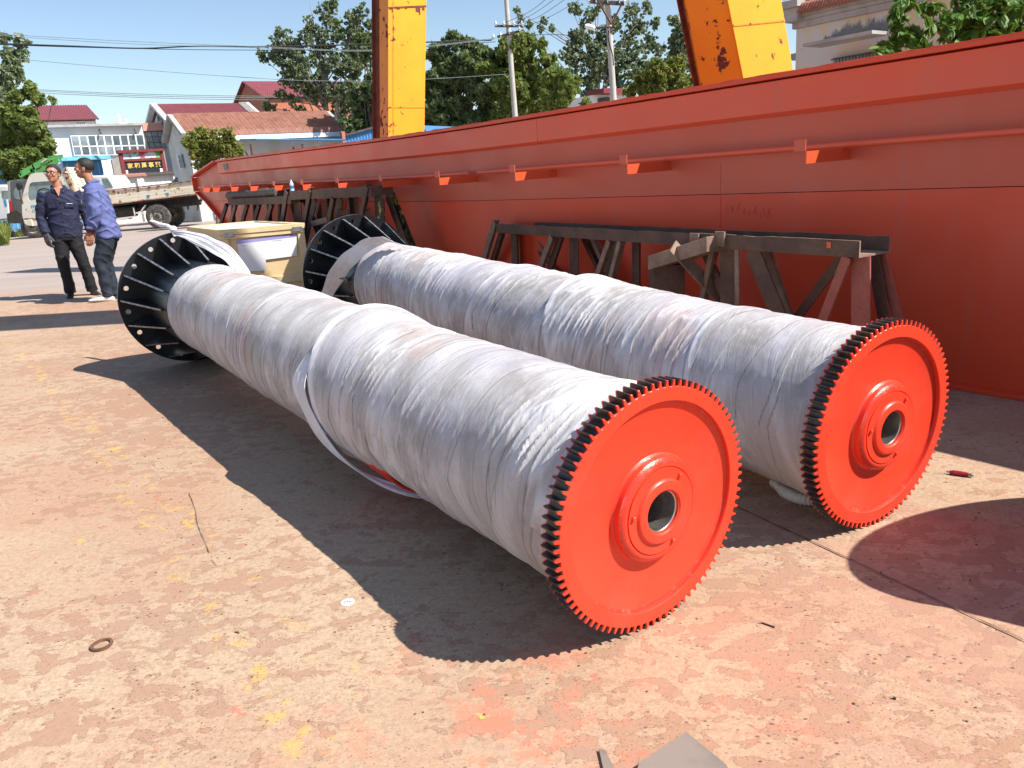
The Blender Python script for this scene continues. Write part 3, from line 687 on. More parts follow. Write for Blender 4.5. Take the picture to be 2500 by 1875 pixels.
MB().prism([gq(S0, .0, -.015), gq(S0, .022, -.015), gq(S0, .022, .76), gq(S0, .0, .76)], GD * (12.05 - S0)).build('bottom_flange', M['g_low'], gd, bevel=.003)
MB().box(gq(13.0, 1.51, .0), GD * .11, GN * .006, ZZ * .045).build('dark_hole_patch', M['black_pl'], gd)  # solid black block painting the dark inside of a hole
for a, b in ((S0, 5.93), (6.07, 10.05), (10.25, 14.6)):
    MB().tube([gq(a, 1.225, -.03), gq((a + b) / 2, 1.223, -.03), gq(b, 1.225, -.03)], .017, 12).build('pipe_rail', M['g_strip'], gd, smooth=True)
BRP = MB(); th_ = .006
def bracket(s, lit=True):
    o = None
    if lit:
        m = MB(); m.prism([gq(s, 1.205, .044), gq(s, 1.205, -.36), gq(s, 1.145, -.36), gq(s, 1.145, .044)], GD * th_); o = m.build('bracket', M['g_br'], gd)
        m = MB(); m.prism([gq(s + .01, 1.207, -.355), gq(s + .01, 1.262, -.355), gq(s + .075, 1.262, -.355), gq(s + .075, 1.207, -.355)], GN * .005); t_ = m.build('tab', M['g_up'], o)
    else:
        m = MB(); m.prism([gq(s, 1.205, -.02), gq(s, 1.145, -.02), gq(s - .34, 1.145, -.02), gq(s - .36, 1.205, -.02)], GN * .006); o = m.build('bracket', M['g_br'], gd)
        m = MB(); m.prism([gq(s, 1.207, -.02), gq(s, 1.275, -.02), gq(s + .03, 1.275, -.02), gq(s + .03, 1.207, -.02)], GN * .006); m.build('tab', M['g_br'], o)
def s_at(px, n=-.36, z=1.18):
    lo, hi = -5.5, 16.0
    for _ in range(40):
        md = (lo + hi) / 2; q = gq(md, z, n) - CAM
        if 1250 + FOC * q.dot(R_) / q.dot(F_) > px: lo = md
        else: hi = md
    return md
for px in (1969, 1532, 1258, 1073, 934, 827, 741, 673, 614, 567, 523, 500): bracket(s_at(px))
for s in (-1.6, -.3, 1.0): bracket(s)

# the girder rises a little towards its far end
import bmesh as _bm
def _under(o):
    for ch in o.children: yield ch; yield from _under(ch)
for o in list(_under(gd)):
    b = _bm.new(); b.from_mesh(o.data)
    smax = max(v.co.dot(GD) for v in b.verts); smin = min(v.co.dot(GD) for v in b.verts)
    if smax > 5.5:
        for s in np.arange(6, 15, 1.0):
            if smin < s < smax: _bm.ops.bisect_plane(b, geom=b.verts[:] + b.edges[:] + b.faces[:], plane_co=GD * s, plane_no=GD)
        for v in b.verts:
            k_ = min(1, max(0, (v.co.dot(GD) - 5.5) / 9.5)); v.co.z += .115 * k_ * k_ * (3 - 2 * k_)
        b.to_mesh(o.data)
    b.free()

# ============================================================ GANTRY LEGS
def gantry_leg(label, Y, cx, rx, lx, lin, top):
    """cx, rx, lx: (x at top row 0, x and y lower down) of the ridge, right and left edges"""
    C = atY(cx[1], cx[2], Y); Ct = onv(cx[0], 0, C, YU)
    Rb = onv(rx[1], rx[2], C, YU); Rt = onv(rx[0], 0, C, YU)
    Lb = onv(lx[1], lx[2], C, YV); Lt = onv(lx[0], 0, Ct, YV)
    def ext(a, b, z): return a + (b - a) * ((z - a.z) / (b.z - a.z))
    q = []
    for z in (0.0, top):
        c = ext(C, Ct, z); r = ext(Rb, Rt, z); l = ext(Lb, Lt, z)
        q.append((c, r, r + (l - c), l))
    root = thing('gantry_leg', label, 'crane leg', (q[0][0] + q[0][2]) / 2, group='yellow legs of the gantry crane')
    (c0, r0, b0, l0), (c1, r1, b1, l1) = q
    t = .012
    # four plates, edge to edge
    def plate(a0, a1_, b0_, b1_, nrm, name, mat, lap=.0):
        n = Vector(nrm).normalized() * t
        MB().hexa([a0, b0_, b0_ + n, a0 + n, a1_, b1_, b1_ + n, a1_ + n]).build(name, mat, root)
    plate(c0, c1, r0, r1, YV, 'front_plate', M['gantry'])
    e = (l0 - c0).normalized()
    plate(c0 + e * t, c1 + e * t, l0, l1, YU, 'side_plate', M['gantry_side'])
    plate(r0 - YU * t + e * t, r1 - YU * t + e * t, b0 - YU * t, b1 - YU * t, YU, 'side_plate', M['gantry'])
    plate(l0 - e * t + YU * t, l1 - e * t + YU * t, b0 - e * t - YU * t, b1 - e * t - YU * t, YV, 'back_plate', M['gantry'])
    # rusty edge plate standing proud at the back corner
    MB().hexa([l0 - YU * .05 + e * .002, l0 + YU * .3 + e * .002, l0 + YU * .3 + e * .012, l0 - YU * .05 + e * .012,
               l1 - YU * .05 + e * .002, l1 + YU * .3 + e * .002, l1 + YU * .3 + e * .012, l1 - YU * .05 + e * .012]).build('edge_plate', M['rust'], root)
    MB().box((l0 + l1) / 2 - YU * .004 - e * lin / 2, (l1 - l0) / 2, e * lin / 2, YU * .003).build('rusty_edge', M['rust'], root)
    MB().box((q[0][0] + q[0][2]) / 2 + ZZ * .02, YU * .55, YV * .45, ZZ * .02).build('foot_plate', M['gantry'], root)
    return q
ql = gantry_leg('tall rusty yellow crane leg left of the concrete utility pole, leaning slightly to the right', 11.3, (948, 948, 343), (1041, 1036, 329), (916, 918, 345), .12, 10.6)
qr = gantry_leg('broad yellow crane leg leaning left beside the cream house, a bicycle behind it', 6.8, (1777, 1815, 190), (1907, 1936, 170), (1664, 1705, 210), .07, 10.0)
gl, gr = [o for o in COL.objects if o.name.startswith('gantry_leg')][:2]
def wseam(root, p, q, w=.014, mat='gantry_side', off=-YV * .004): MB().bar(p + off, q + off, w, .006, side=ZZ if abs((q - p).normalized().z) < .8 else YU).build('weld_seam', M[mat], root)
CL = atY(948, 343, 11.3); CR = atY(1815, 190, 6.8)
wseam(gl, onv(949, 19, CL, YU), onv(1040, 15, CL, YU), .02, 'rust'); wseam(gl, onv(949, 262, CL, YU), onv(1037, 262, CL, YU)); wseam(gl, onv(960, 0, CL, YU), onv(960, 335, CL, YU), .008)
wseam(gr, onv(1790, 62, CR, YU), onv(1915, 50, CR, YU)); 
for k in range(7):      # rust weeping from the seam
    x = (953, 957, 972, 991, 1019, 1024, 1033)[k]; MB().bar(onv(x, 19, CL, YU) - YV * .003, onv(x + .5, (24, 30, 23, 22, 29, 36, 25)[k], CL, YU) - YV * .003, (.02, .012, .05, .03, .06, .02, .04)[k], .003, side=YU).build('rust_run', M['rust'], gl)
# marks on the girder web
rr = random.Random(21)
for k in range(13):
    p = onp(1775 + k * 9 + rr.uniform(-3, 3), 512 + k * 1.9 + rr.uniform(-5, 5), GO + GN * .0455, GN); q = p + GD * rr.uniform(-.02, .015) + ZZ * rr.uniform(.02, .05)
    MB().tube([p, p.lerp(q, .5) + GD * rr.uniform(-.01, .01), q], .0009, 4).build('chalk_mark', M['tres_red'], gd)
for s_ in (3.4, 9.1): MB().box(gq(s_, .5, .0455), GD * .004, GN * .0015, ZZ * .478).build('weld_seam', M['g_low'], gd)
for s_ in (3.4, 9.1): MB().box(gq(s_, 1.08, .0445), GD * .004, GN * .0015, ZZ * .09).build('weld_seam', M['g_up'], gd)
a = (ql[1][0] + ql[1][2]) / 2; b = (qr[1][0] + qr[1][2]) / 2; a.z = b.z = 10.75

# ============================================================ RIGHT TRESTLE
TZ = .80
P1 = gp(2099, 589, TZ); P2 = gp(1211, 546, TZ); Q1 = gp(2155, 576, TZ); TD = (P2 - P1); TD.z = 0; TD.normalize(); TN = Vector((TD.y, -TD.x, 0))
if TN.dot(Q1 - P1) < 0: TN = -TN
TWD = (Q1 - P1).dot(TN); TL = (P2 - P1).dot(TD)
tr = thing('steel_trestle', 'rusty brown steel trestle with red primed end legs behind the second drum', 'trestle', P1 * 1.0)
WL[tr.name] = P1.copy()
H_ = .075
rr = random.Random(5)
def channel(parent, P1, TD, TN, s0, s1, wid, H, z, mat):
    for nm, n0 in (('channel_wall', 0), ('channel_wall', wid - .008)):
        m = MB(); k = 34; top = []; 
        for i in range(k + 1):
            s = s0 + (s1 - s0) * i / k; top.append((s, z + rr.uniform(-.003, .003)))
        pts = [P1 + TD * s + TN * n0 + ZZ * (zz - P1.z) for s, zz in top]; bot = [P1 + TD * s + TN * n0 + ZZ * (z - H - P1.z) for s, _ in top]
        vs = []
        for a_, b_ in zip(pts, bot): vs += [a_, a_ + TN * .008, b_ + TN * .008, b_]
        fs = [(0, 1, 2, 3), tuple(4 * k + i for i in (3, 2, 1, 0))]; mi = [1, 1]
        for i in range(k):
            for j in range(4): fs.append((4 * i + j, 4 * i + 4 + j, 4 * i + 4 + (j + 1) % 4, 4 * i + (j + 1) % 4)); mi.append(1 if j == 0 else 0)
        m.v = vs; m.f = [list(f) for f in fs]; m.m = mi; m.build(nm, [mat, M['cutedge']], parent)
    MB().box(P1 + TD * (s0 + s1) / 2 + TN * wid / 2 + ZZ * (z - H + .004 - P1.z), TD * (s1 - s0) / 2, TN * (wid / 2 - .008), ZZ * .004).build('channel_floor', M['tres_light'], parent)
channel(tr, P1, TD, TN, 0, TL, TWD, H_, TZ, M['tres'])
def tplane(x, y, n): return onp(x, y, P1 + TN * n, TN)
def tbar(p0, p1, w, n, mat, root=tr, ang=True, plane=tplane, name='brace', to0=True, zt=None, t=.008):
    a = plane(p0[0], p0[1], n); b = plane(p1[0], p1[1], n)
    if to0: b = a + (b - a) * ((0.0 - a.z) / (b.z - a.z)) if abs(b.z - a.z) > 1e-4 else b
    if zt is not None: a = a + (b - a) * ((zt - a.z) / (b.z - a.z))
    d = (b - a).normalized(); N = TN if plane is tplane else LN; s = d.cross(N).normalized()
    m = MB(); m.box((a + b) / 2, (b - a) / 2, s * w / 2, N * t / 2)
    if ang: m.box((a + b) / 2 + s * (w / 2 - t / 2) * (-1 if s.dot(F_) < 0 else 1) + N * (.03 + t / 2), (b - a) / 2, s * t / 2, N * .03)
    return m.build(name, mat, root)
def z3(x, y): return (x / 2.836 + 1480, y / 2.836 + 560)
def z6(x, y): return (x / 1.843 + 1100, y / 1.843 + 500)
zt = TZ - H_ - .002
tbar(z3(1668, 190), z3(1505, 610), .05, .02, M['tres_red'], zt=zt)
tbar(z3(1763, 200), z3(1763, 640), .10, .06, M['tres_red'], name='post', zt=zt)
tbar(z3(1895, 150), z3(1962, 400), .05, TWD + .0, M['tres_red'], zt=zt)
tbar(z3(1850, 200), z3(1920, 600), .06, TWD - .04, M['tres'], zt=zt)
tbar(z3(1625, 200), z3(1345, 580), .05, TWD - .02, M['tres'], zt=zt)
tbar(z3(1012, 150), z3(1180, 560), .10, .03, M['tres'], zt=zt, ang=False)
tbar(z3(1110, 160), z3(1190, 400), .05, TWD - .05, M['tres_light'], zt=zt)  # sunlit strip, its brightness put into the paler steel colour
tbar(z3(850, 155), z3(850, 500), .13, .05, M['tres'], zt=zt, name='post')
tbar(z3(905, 155), z3(908, 500), .03, .01, M['tres_light'], zt=zt, name='post', ang=False)
tbar(z3(205, 105), z3(205, 380), .075, TWD - .1, M['tres'], zt=zt, name='post')
tbar(z3(95, 70), z3(35, 300), .035, .0, M['tres_light'], zt=zt); tbar(z3(20, 70), z3(-60, 300), .04, .0, M['tres_light'], zt=zt)
tbar(z3(60, 90), z3(0, 330), .06, .1, M['tres'], zt=zt)
tbar(z6(455, 140), z6(400, 285), .05, .0, M['tres_light'], zt=zt)
tbar(z6(490, 150), z6(440, 300), .06, .06, M['tres'], zt=zt)
tbar(z6(192, 95), z6(150, 240), .06, -.005, M['tres_light'], zt=TZ + .01)
tbar(z6(232, 105), z6(190, 240), .05, .05, M['tres'], zt=zt)
tbar(z6(285, 140), z6(290, 270), .10, .1, M['tres'], zt=zt, name='post')
tbar(z6(555, 160), z6(558, 310), .12, .1, M['tres'], zt=zt, name='post')
tbar(z6(335, 150), z6(470, 290), .035, TWD, M['tres'], zt=zt); tbar(z6(600, 160), z6(662, 290), .04, TWD, M['tres'], zt=zt)
tbar(z6(380, 145), z6(420, 210), .03, TWD, M['tres_light'], zt=zt); tbar(z6(640, 165), z6(700, 300), .04, TWD, M['tres_light'], zt=zt)
tbar(z6(1180, 190), z6(1150, 330), .035, .05, M['tres_light'], zt=zt); tbar(z6(1160, 250), z6(1240, 430), .06, .1, M['tres'], zt=zt)
# the side arm with its post and knee brace
aE = gp(1607, 622, .665); aS = tplane(1752, 592, -.006); aS.z = TZ - .005
ax = (aE - aS); ay = Vector((ax.x, ax.y, 0)).normalized().cross(ZZ); 
m = MB(); m.box((aE + aS) / 2 - ZZ * .04, ax / 2, ay * .085, ZZ * .042); m.build('side_arm', M['tres_light'], tr, bevel=.004)
m = MB(); pE = aE + ax.normalized() * -.06; m.box(Vector((pE.x + .02, pE.y + .05, .30)), Vector((.095, .0, 0)), Vector((0, .07, 0)), ZZ * .305); m.build('arm_post', M['tres'], tr, bevel=.003)
kb0 = aE + ay * (-.07 if ay.x < 0 else .07) * 1.0 + ZZ * .02
kb0 = atY(1642, 600, aE.y - .26); kb1 = atY(1765, 735, aE.y - .20); kd = (kb1 - kb0).normalized()
MB().bar(kb0, kb1, .085, .010, side=kd.cross(Vector((.45, -.8, .35)).normalized())).build('knee_brace', M['tres_light'], tr)
MB().bar(kb0 + ZZ * -.02 + Vector((0, .02, 0)), kb1 + Vector((-.03, .04, 0)), .05, .008, side=Vector((0, 1, 0))).build('knee_brace', M['tres'], tr)
for x, y in ((1758, 574), (1696, 578)):
    c_ = tplane(x, y, -.012); MB().box(c_ - ZZ * .02, TD * .035, TN * .006, ZZ * .04).build('end_tab', M['tres_light'], tr)
c_ = tplane(2024, 598, -.003); MB().box(c_, TD * .012, TN * .002, ZZ * .014).build('orange_patch', M['g_br'], tr)

# ============================================================ LEFT TRESTLE
LZ = 1.178
L1 = atY(902, 455, 7.65); L1.z = LZ; L2 = atY(553, 470, 11.75); L2.z = LZ
LD = (L2 - L1); LD.z = 0; LLn = LD.length; LD.normalize(); LN = Vector((LD.y, -LD.x, 0))
if LN.y < 0: LN = -LN
lt = thing('steel_trestle', 'dark rusty trestle behind the wooden crate with log and bottle on top', 'trestle', L1)
WL[lt.name] = L1.copy()
def lplane(x, y, n): return onp(x, y, L1 + LN * n, LN)
LW = .24
def zL(x, y): return (x / 4.514 + 530, y / 4.514 + 440)
sB = (lplane(*zL(790, 100), 0) - L1).dot(LD)
channel(lt, L1, LD, LN, 0, sB, LW, .10, LZ, M['tres'])
MB().box(L1 + LD * (sB + LLn) / 2 + LN * .1 - ZZ * .10, LD * (LLn - sB) / 2, LN * .1, ZZ * .045).build('far_rail', M['tres'], lt)
zt = LZ - .102
def lb(a, b, w, n, mat, **k): return tbar(zL(*a), zL(*b), w * 1.35, n, mat, root=lt, plane=lplane, **k)
lb((1915, 130), (2120, 640), .09, LW, M['tres_yel'], zt=zt); lb((1870, 160), (2050, 640), .07, LW - .06, M['tres'], zt=zt)
lb((1785, 130), (1800, 470), .15, .06, M['tres_yel'], zt=zt, name='post')
MB().box(L1 - LD * .01 - ZZ * .05 + LN * LW / 2, LD * .008, LN * LW / 2, ZZ * .045).build('end_plate', M['tres'], lt)
lb((1640, 110), (1580, 390), .05, -.01, M['tres'], zt=LZ); lb((1640, 260), (1618, 390), .03, .03, M['cutedge'], zt=.95)
lb((1520, 160), (1520, 400), .10, .16, M['tres'], zt=zt, name='post'); lb((1440, 160), (1460, 380), .03, .1, M['tres'], zt=zt)
lb((1280, 150), (1220, 470), .055, -.01, M['tres'], zt=zt); lb((1200, 170), (1225, 380), .03, .2, M['tres'], zt=zt)
lb((1350, 160), (1350, 480), .12, .12, M['tres'], zt=zt, name='post')
lb((1020, 110), (955, 470), .055, -.012, M['tres'], zt=LZ); lb((940, 170), (1100, 560), .07, .2, M['tres'], zt=zt)
lb((1080, 170), (1010, 480), .10, .14, M['tres'], zt=zt, name='post')
lb((765, 100), (715, 430), .07, -.012, M['tres'], zt=LZ + .005); lb((800, 260), (850, 420), .035, .2, M['tres'], zt=zt)
lb((890, 160), (890, 430), .17, .1, M['tres'], zt=zt, name='post')
lb((690, 190), (680, 430), .05, .2, M['tres'], zt=zt)
for x0, x1 in ((612, 545), (475, 408), (345, 278), (215, 150), (120, 45)): lb((x0, 205), (x1, 440), .055, .0, M['tres'] if x0 != 215 else M['tres_light'], zt=LZ - .145)
for x0 in (160, 400, 560): lb((x0, 240), (x0 + 6, 440), .05, .2, M['tres'], zt=LZ - .145, name='post')
for a, b in (((1350, 350), (1455, 350)),):
    p_, q_ = lplane(*zL(*a), .1), lplane(*zL(*b), .1); MB().bar(p_, q_, .05, .02, side=ZZ).build('cross_rail', M['tres'], lt)
p_, q_ = lplane(*zL(1045, 480), -.02), lplane(*zL(1215, 435), -.02); MB().bar(p_, q_, .06, .02, side=ZZ).build('cross_rail', M['tres_light'], lt)
p_ = lplane(*zL(1110, 250), .26); q_ = lplane(*zL(1150, 560), .26); MB().bar(p_, q_, .17, .01, side=LD).build('side_panel', M['tres_light'], lt)
# the log and the bottle on it
a_ = lplane(*zL(690, 155), .11); b_ = lplane(*zL(135, 180), .11); a_.z = LZ + .025 - .05; b_.z = LZ - .01
a_.z = LZ - .005; b_.z = LZ - .005
m = MB(); k = 22; rr = random.Random(8); pts = []; rad_ = []
for i in range(k + 1):
    pts.append(a_.lerp(b_, i / k) + Vector((rr.uniform(-.006, .006), rr.uniform(-.006, .006), rr.uniform(-.006, .004)))); rad_.append(.066 + rr.uniform(-.008, .007))
m.tube(pts, rad_, 14); lg = m.build('wooden_log', M['log'], smooth=True); tag(lg, 'rough grey brown log lying along the far half of the left trestle', 'log')
bp = lplane(712, 452, .05); bp.z = LZ + .002
bt = thing('water_bottle', 'small clear plastic water bottle with blue label standing on the left trestle', 'bottle', bp)
bs = .72
MB().lathe([(z * bs, r * bs) for z, r in ((0, 0), (0, .028), (.004, .032), (.03, .032), (.035, .030), (.085, .030), (.09, .032), (.12, .032), (.15, .016), (.16, .012))], 20, axis='z').build('bottle_body', M['bottle'], bt, smooth=True, local=True)
MB().lathe([(z * bs, r * bs) for z, r in ((.036, .0318), (.036, .0322), (.084, .0322), (.084, .0318))], 20, axis='z').build('bottle_label', M['blabel'], bt, smooth=True, local=True)
MB().lathe([(z * bs, r * bs) for z, r in ((.158, .0135), (.178, .0135), (.178, 0))], 14, axis='z').build('bottle_cap', M['paper'], bt, local=True)

# ============================================================ CRATE
CZ = .835
cf = gp(535, 562, CZ); cr = gp(740, 544, CZ); dd = cr - cf; dd.z = 0; cw = dd.length; cX = dd.normalized(); 
cl = gp(450, 549, CZ); cY = Vector((-cX.y, cX.x, 0)); cl_s = atY(450, 549, 10.3)
cdir = Vector((cl_s.x - cf.x, cl_s.y - cf.y, 0)).normalized(); cD = 1.95
CI = frame(Vector((cf.x, cf.y, 0)), cX)
def cp(u, v, z): return Vector((cf.x, cf.y, 0)) + cX * u + cdir * v + ZZ * z
cr_ = thing('wooden_crate', 'pale plywood shipping crate with white paper sheet on its side, behind the drum flanges', 'crate', cp(0, 0, 0))
WL[cr_.name] = cp(0, 0, 0)
def cbox(u0, u1, v0, v1, z0, z1, name, mat, bev=.003, parent=cr_):
    q = [cp(u, v, z) for z in (z0, z1) for u, v in ((u0, v0), (u1, v0), (u1, v1), (u0, v1))]
    return MB().hexa(q).build(name, mat, parent, bevel=bev)
i_ = .03
cbox(i_, cw - i_, i_, cD - i_, .13, CZ - .105, 'panel_box', M['wood'])
cbox(-.002, cw + .002, -.002, cD + .002, CZ - .105, CZ - .06, 'batten', M['wood2']); 
cbox(-.012, cw + .012, -.012, .075, CZ - .058, CZ, 'lid_batten', M['wood2']); cbox(-.012, cw + .012, cD - .075, cD + .012, CZ - .058, CZ, 'lid_batten', M['wood2'])
cbox(-.012, .075, .077, cD - .077, CZ - .058, CZ, 'lid_batten', M['wood2']); cbox(cw - .075, cw + .012, .077, cD - .077, CZ - .058, CZ, 'lid_batten', M['wood2'])
cbox(.076, cw - .076, .077, cD - .077, CZ - .05, CZ - .018, 'lid_board', M['paper'])
for u0, u1 in ((.0, .075), (cw - .075, cw)): cbox(u0, u1, .0, .026, .20, CZ - .107, 'corner_post', M['wood2'])
cbox(.077, cw - .077, .002, .026, .20, .28, 'lower_batten', M['wood2'])
for v0 in (.0, cD / 2 - .04, cD - .08): cbox(.0, .026, v0 + .028, v0 + .10, .20, CZ - .107, 'corner_post', M['wood2'])
cbox(0, cw, .0, cD, .105, .128, 'base_board', M['wood2'])
for k in range(3): cbox(.02 + k * (cw - .14) / 2, .12 + k * (cw - .14) / 2, .0, cD, 0, .103, 'skid', M['wood2'])
for u in (.03, cw - .13): 
    c0 = cbox(u, u + .11, -.018, -.0125, CZ - .085, CZ - .035, 'metal_clip', M['zinc'])
# paper notice on the near side
def cpl(u, z, off=.0): return cp(u, off, z)
m = MB(); pz = CZ - .125
fP = cp(0, .014, 0)
def fpx(x, y): return onp(x, y, fP, cX.cross(ZZ))
poly = [fpx(577, 588), fpx(724, 571), fpx(725, 624), fpx(649, 634), fpx(650, 660), fpx(592, 664)]
pa = MB().prism(poly, cX.cross(ZZ) * (.003 if cX.cross(ZZ).y < 0 else -.003)).build('notice_sheet', M['paper'], cr_)
fN = cX.cross(ZZ) * (1 if cX.cross(ZZ).y < 0 else -1)
def print_(pts, mat, name): MB().prism([fpx(*p) + fN * .0032 for p in pts], fN * .0005).build(name, M[mat], pa)
print_([(577, 588), (724, 571), (724, 578), (578, 596)], 'lav', 'print_band')
for k in range(7): x = 690 + k * 3.4; print_([(x, 573.2 - k * .4), (x + 2.2, 573 - k * .4), (x + 2.2, 576.6 - k * .4), (x, 577 - k * .4)], 'ink', 'printed_mark')
print_([(665, 588), (688, 585.5), (688, 587), (665, 589.5)], 'lav', 'printed_line'); print_([(590, 600), (604, 598.5), (604, 599.6), (590, 601.2)], 'lav', 'printed_line')

# ============================================================ SMALL THINGS ON THE GROUND
def at0(x, y): return gp(x, y, 0)
p = at0(249, 1577)
m = MB(); k = 30
R1 = [(.0225, 0), (.0300, 0), (.0305, .003), (.030, .006), (.0225, .0065), (.0225, 0)]
m.lathe([(z, r) for r, z in R1], 36, axis='z'); o = m.build('steel_ring', M['ringr'], smooth=True, angle=30); o.location = p + ZZ * .001
tag(o, 'small rusty steel ring lying flat on the stained concrete at lower left', 'ring')
p = at0(849, 1471)
t_ = thing('round_tag', 'small white oval paper tag beside the edge of the drum shadow', 'paper tag', p)
MB().lathe([(.0005, 0), (.0005, .018), (.002, .018), (.002, 0)], 28, axis='z').build('tag_disc', M['paper'], t_, local=True)
for k in range(5): MB().box((-.009 + k * .0045, .001 * (k % 2), .0023), (.0012, 0, 0), (0, .004, 0), (0, 0, .0003)).build('handwritten_mark', M['iron'], t_, local=True)
t_.scale = (1.15, 1.15, 1)
pa_, pb_ = at0(2318, 1158), at0(2372, 1166)
cn = thing('crumpled_foil_tube', 'crumpled dark red foil tube on the sunlit concrete right of the second gear', 'litter', (pa_ + pb_) / 2)
WL[cn.name] = (pa_ + pb_) / 2
dz = ZZ * .009; m = MB(); m.tube([pa_ + dz, pa_.lerp(pb_, .2) + dz, pa_.lerp(pb_, .5) + dz * 1.05, pa_.lerp(pb_, .85) + dz], [.006, .010, .0095, .008], 9); m.build('foil_body', M['canred'], cn)
m = MB(); d_ = (pb_ - pa_).normalized(); m.tube([pa_.lerp(pb_, .85) + dz, pb_ + dz, pb_ + d_ * .006 + dz], [.0055, .0065, .003], 8); m.build('silver_end', M['zinc'], cn)
m = MB(); m.tube([pa_ + dz, pa_ - d_ * .012 + dz * 1.4], [.004, .001], 5); m.tube([pa_ + dz, pa_ - d_ * .01 + dz * .6 + Vector((0, .006, 0))], [.003, .001], 5); m.build('torn_end', M['zinc'], cn)
# corrugated hose under the second drum
hp = [at0(1890, 1195), at0(1905, 1206), at0(1925, 1220), at0(1955, 1232), at0(1995, 1236), at0(2025, 1238)]
hp = [q + ZZ * .023 for q in hp]; hp[0].z += .012
m = MB(); K = 110; pts = []; rs = []
for i in range(K + 1):
    u = i / K * (len(hp) - 1); j = min(int(u), len(hp) - 2); f = u - j
    p0, p1, p2, p3 = hp[max(j - 1, 0)], hp[j], hp[j + 1], hp[min(j + 2, len(hp) - 1)]
    pts.append(.5 * ((2 * p1) + (p2 - p0) * f + (2 * p0 - 5 * p1 + 4 * p2 - p3) * f * f + (3 * p1 - p0 - 3 * p2 + p3) * f ** 3))
    rs.append(.022 if i < 12 else (.018 if i < 30 else .021 + .0022 * sin(i * 1.25)))
rs[0] = .008; rs[1] = .017; m.tube(pts, rs, 18)
o = m.build('corrugated_hose', M['hose'], smooth=True, angle=60); tag(o, 'short white corrugated plastic hose on the ground under the second drum by its gear', 'hose')
# steel offcuts at the bottom edge
def offcut(pts, h, label, tilt=0):
    m = MB(); P_ = [at0(*q) for q in pts]; m.prism([q + ZZ * h for q in P_], ZZ * .006); o = m.build('steel_offcut', M['offcut'], bevel=.0008)
    return tag(o, label, 'steel offcut', 'steel offcuts on the ground at the bottom edge')
offcut([(1676, 1803), (1775, 1885), (1800, 1960), (1540, 1960), (1560, 1880)], .012, 'pointed grey steel plate at the bottom edge, the larger and flatter offcut')
offcut([(1462, 1835), (1478, 1836), (1540, 1960), (1490, 1960)], .001, 'narrow brown steel strip at the bottom edge, left of the pointed plate')
def stick(a, b, r, name, label, cat, mat):
    p_, q_ = at0(*a), at0(*b); m = MB(); m.tube([p_ + ZZ * r * 1.05, p_.lerp(q_, .5) + ZZ * r * 1.2, q_ + ZZ * r * 1.05], r, 7); tag(m.build(name, mat), label, cat)
stick((1860, 1522), (1891, 1533), .0022, 'metal_rod', 'short dark metal rod on the concrete right of the front gear', 'metal rod', M['iron'])
stick((574, 1544), (584, 1547), .002, 'metal_pin', 'tiny rusty pin on the concrete left of the white paper tag', 'metal pin', M['rust'])
stick((2180, 1706), (2188, 1708), .003, 'steel_nut', 'small dark steel nut near the lower right of the yard', 'steel nut', M['iron'])
# scattered grit, chips and flakes
rr = random.Random(12); m = MB()
for i in range(900):
    p = Vector((rr.uniform(-3, 2.6), rr.uniform(1.0, 5.5), 0)); s = rr.uniform(.0012, .0042) * (.8 + p.y * .12)
    m.sph(p + ZZ * s * .4, (s, s * rr.uniform(.5, 1.1), s * .6), 5, 3)
tag(m.build('grit', pm('dark_grit', (.12, .075, .05), (.28, .2, .14), 30, .9, 0, 0), fix=False), kind='stuff')
# ============================================================ BUILDINGS
def quad_thick(m, a, b, c, d, n, t, mi=0):
    n = Vector(n).normalized() * t; return m.hexa([a, b, c, d, a + n, b + n, c + n, d + n], mi)
def blerp(TL, TR, BL, BR, u, v): return TL.lerp(TR, u).lerp(BL.lerp(BR, u), v)
def roof_mesh(PL, R, EL, ER, nu, nv, ru, rv, name, mat, parent, kind=None, thick=.06):
    """sheet or tiled slope: nu ribs along the eave, nv courses down the slope"""
    N = (R - PL).cross(EL - PL).normalized(); N = N if N.z > 0 else -N
    su, svv = nu * 4, max(nv * 2, 1); m = MB(); pts = []
    for j in range(svv + 1):
        for i in range(su + 1):
            u, v = i / su, j / svv; p = PL.lerp(R, u).lerp(EL.lerp(ER, u), v)
            h = ru * (.5 + .5 * cos(2 * pi * i / 4))
            if nv > 1: h += rv * (0 if j % 2 == 0 else 1) + rv * .07 * sin(i * 7.3 + j * 3.1)
            pts.append(p + N * h)
    m.add(pts, [(j * (su + 1) + i, j * (su + 1) + i + 1, (j + 1) * (su + 1) + i + 1, (j + 1) * (su + 1) + i) for j in range(svv) for i in range(su)])
    o = m.build(name, mat, parent, fix=False, kind=kind)
    s = o.modifiers.new('thickness', 'SOLIDIFY'); s.thickness = thick; s.offset = -1
    return o
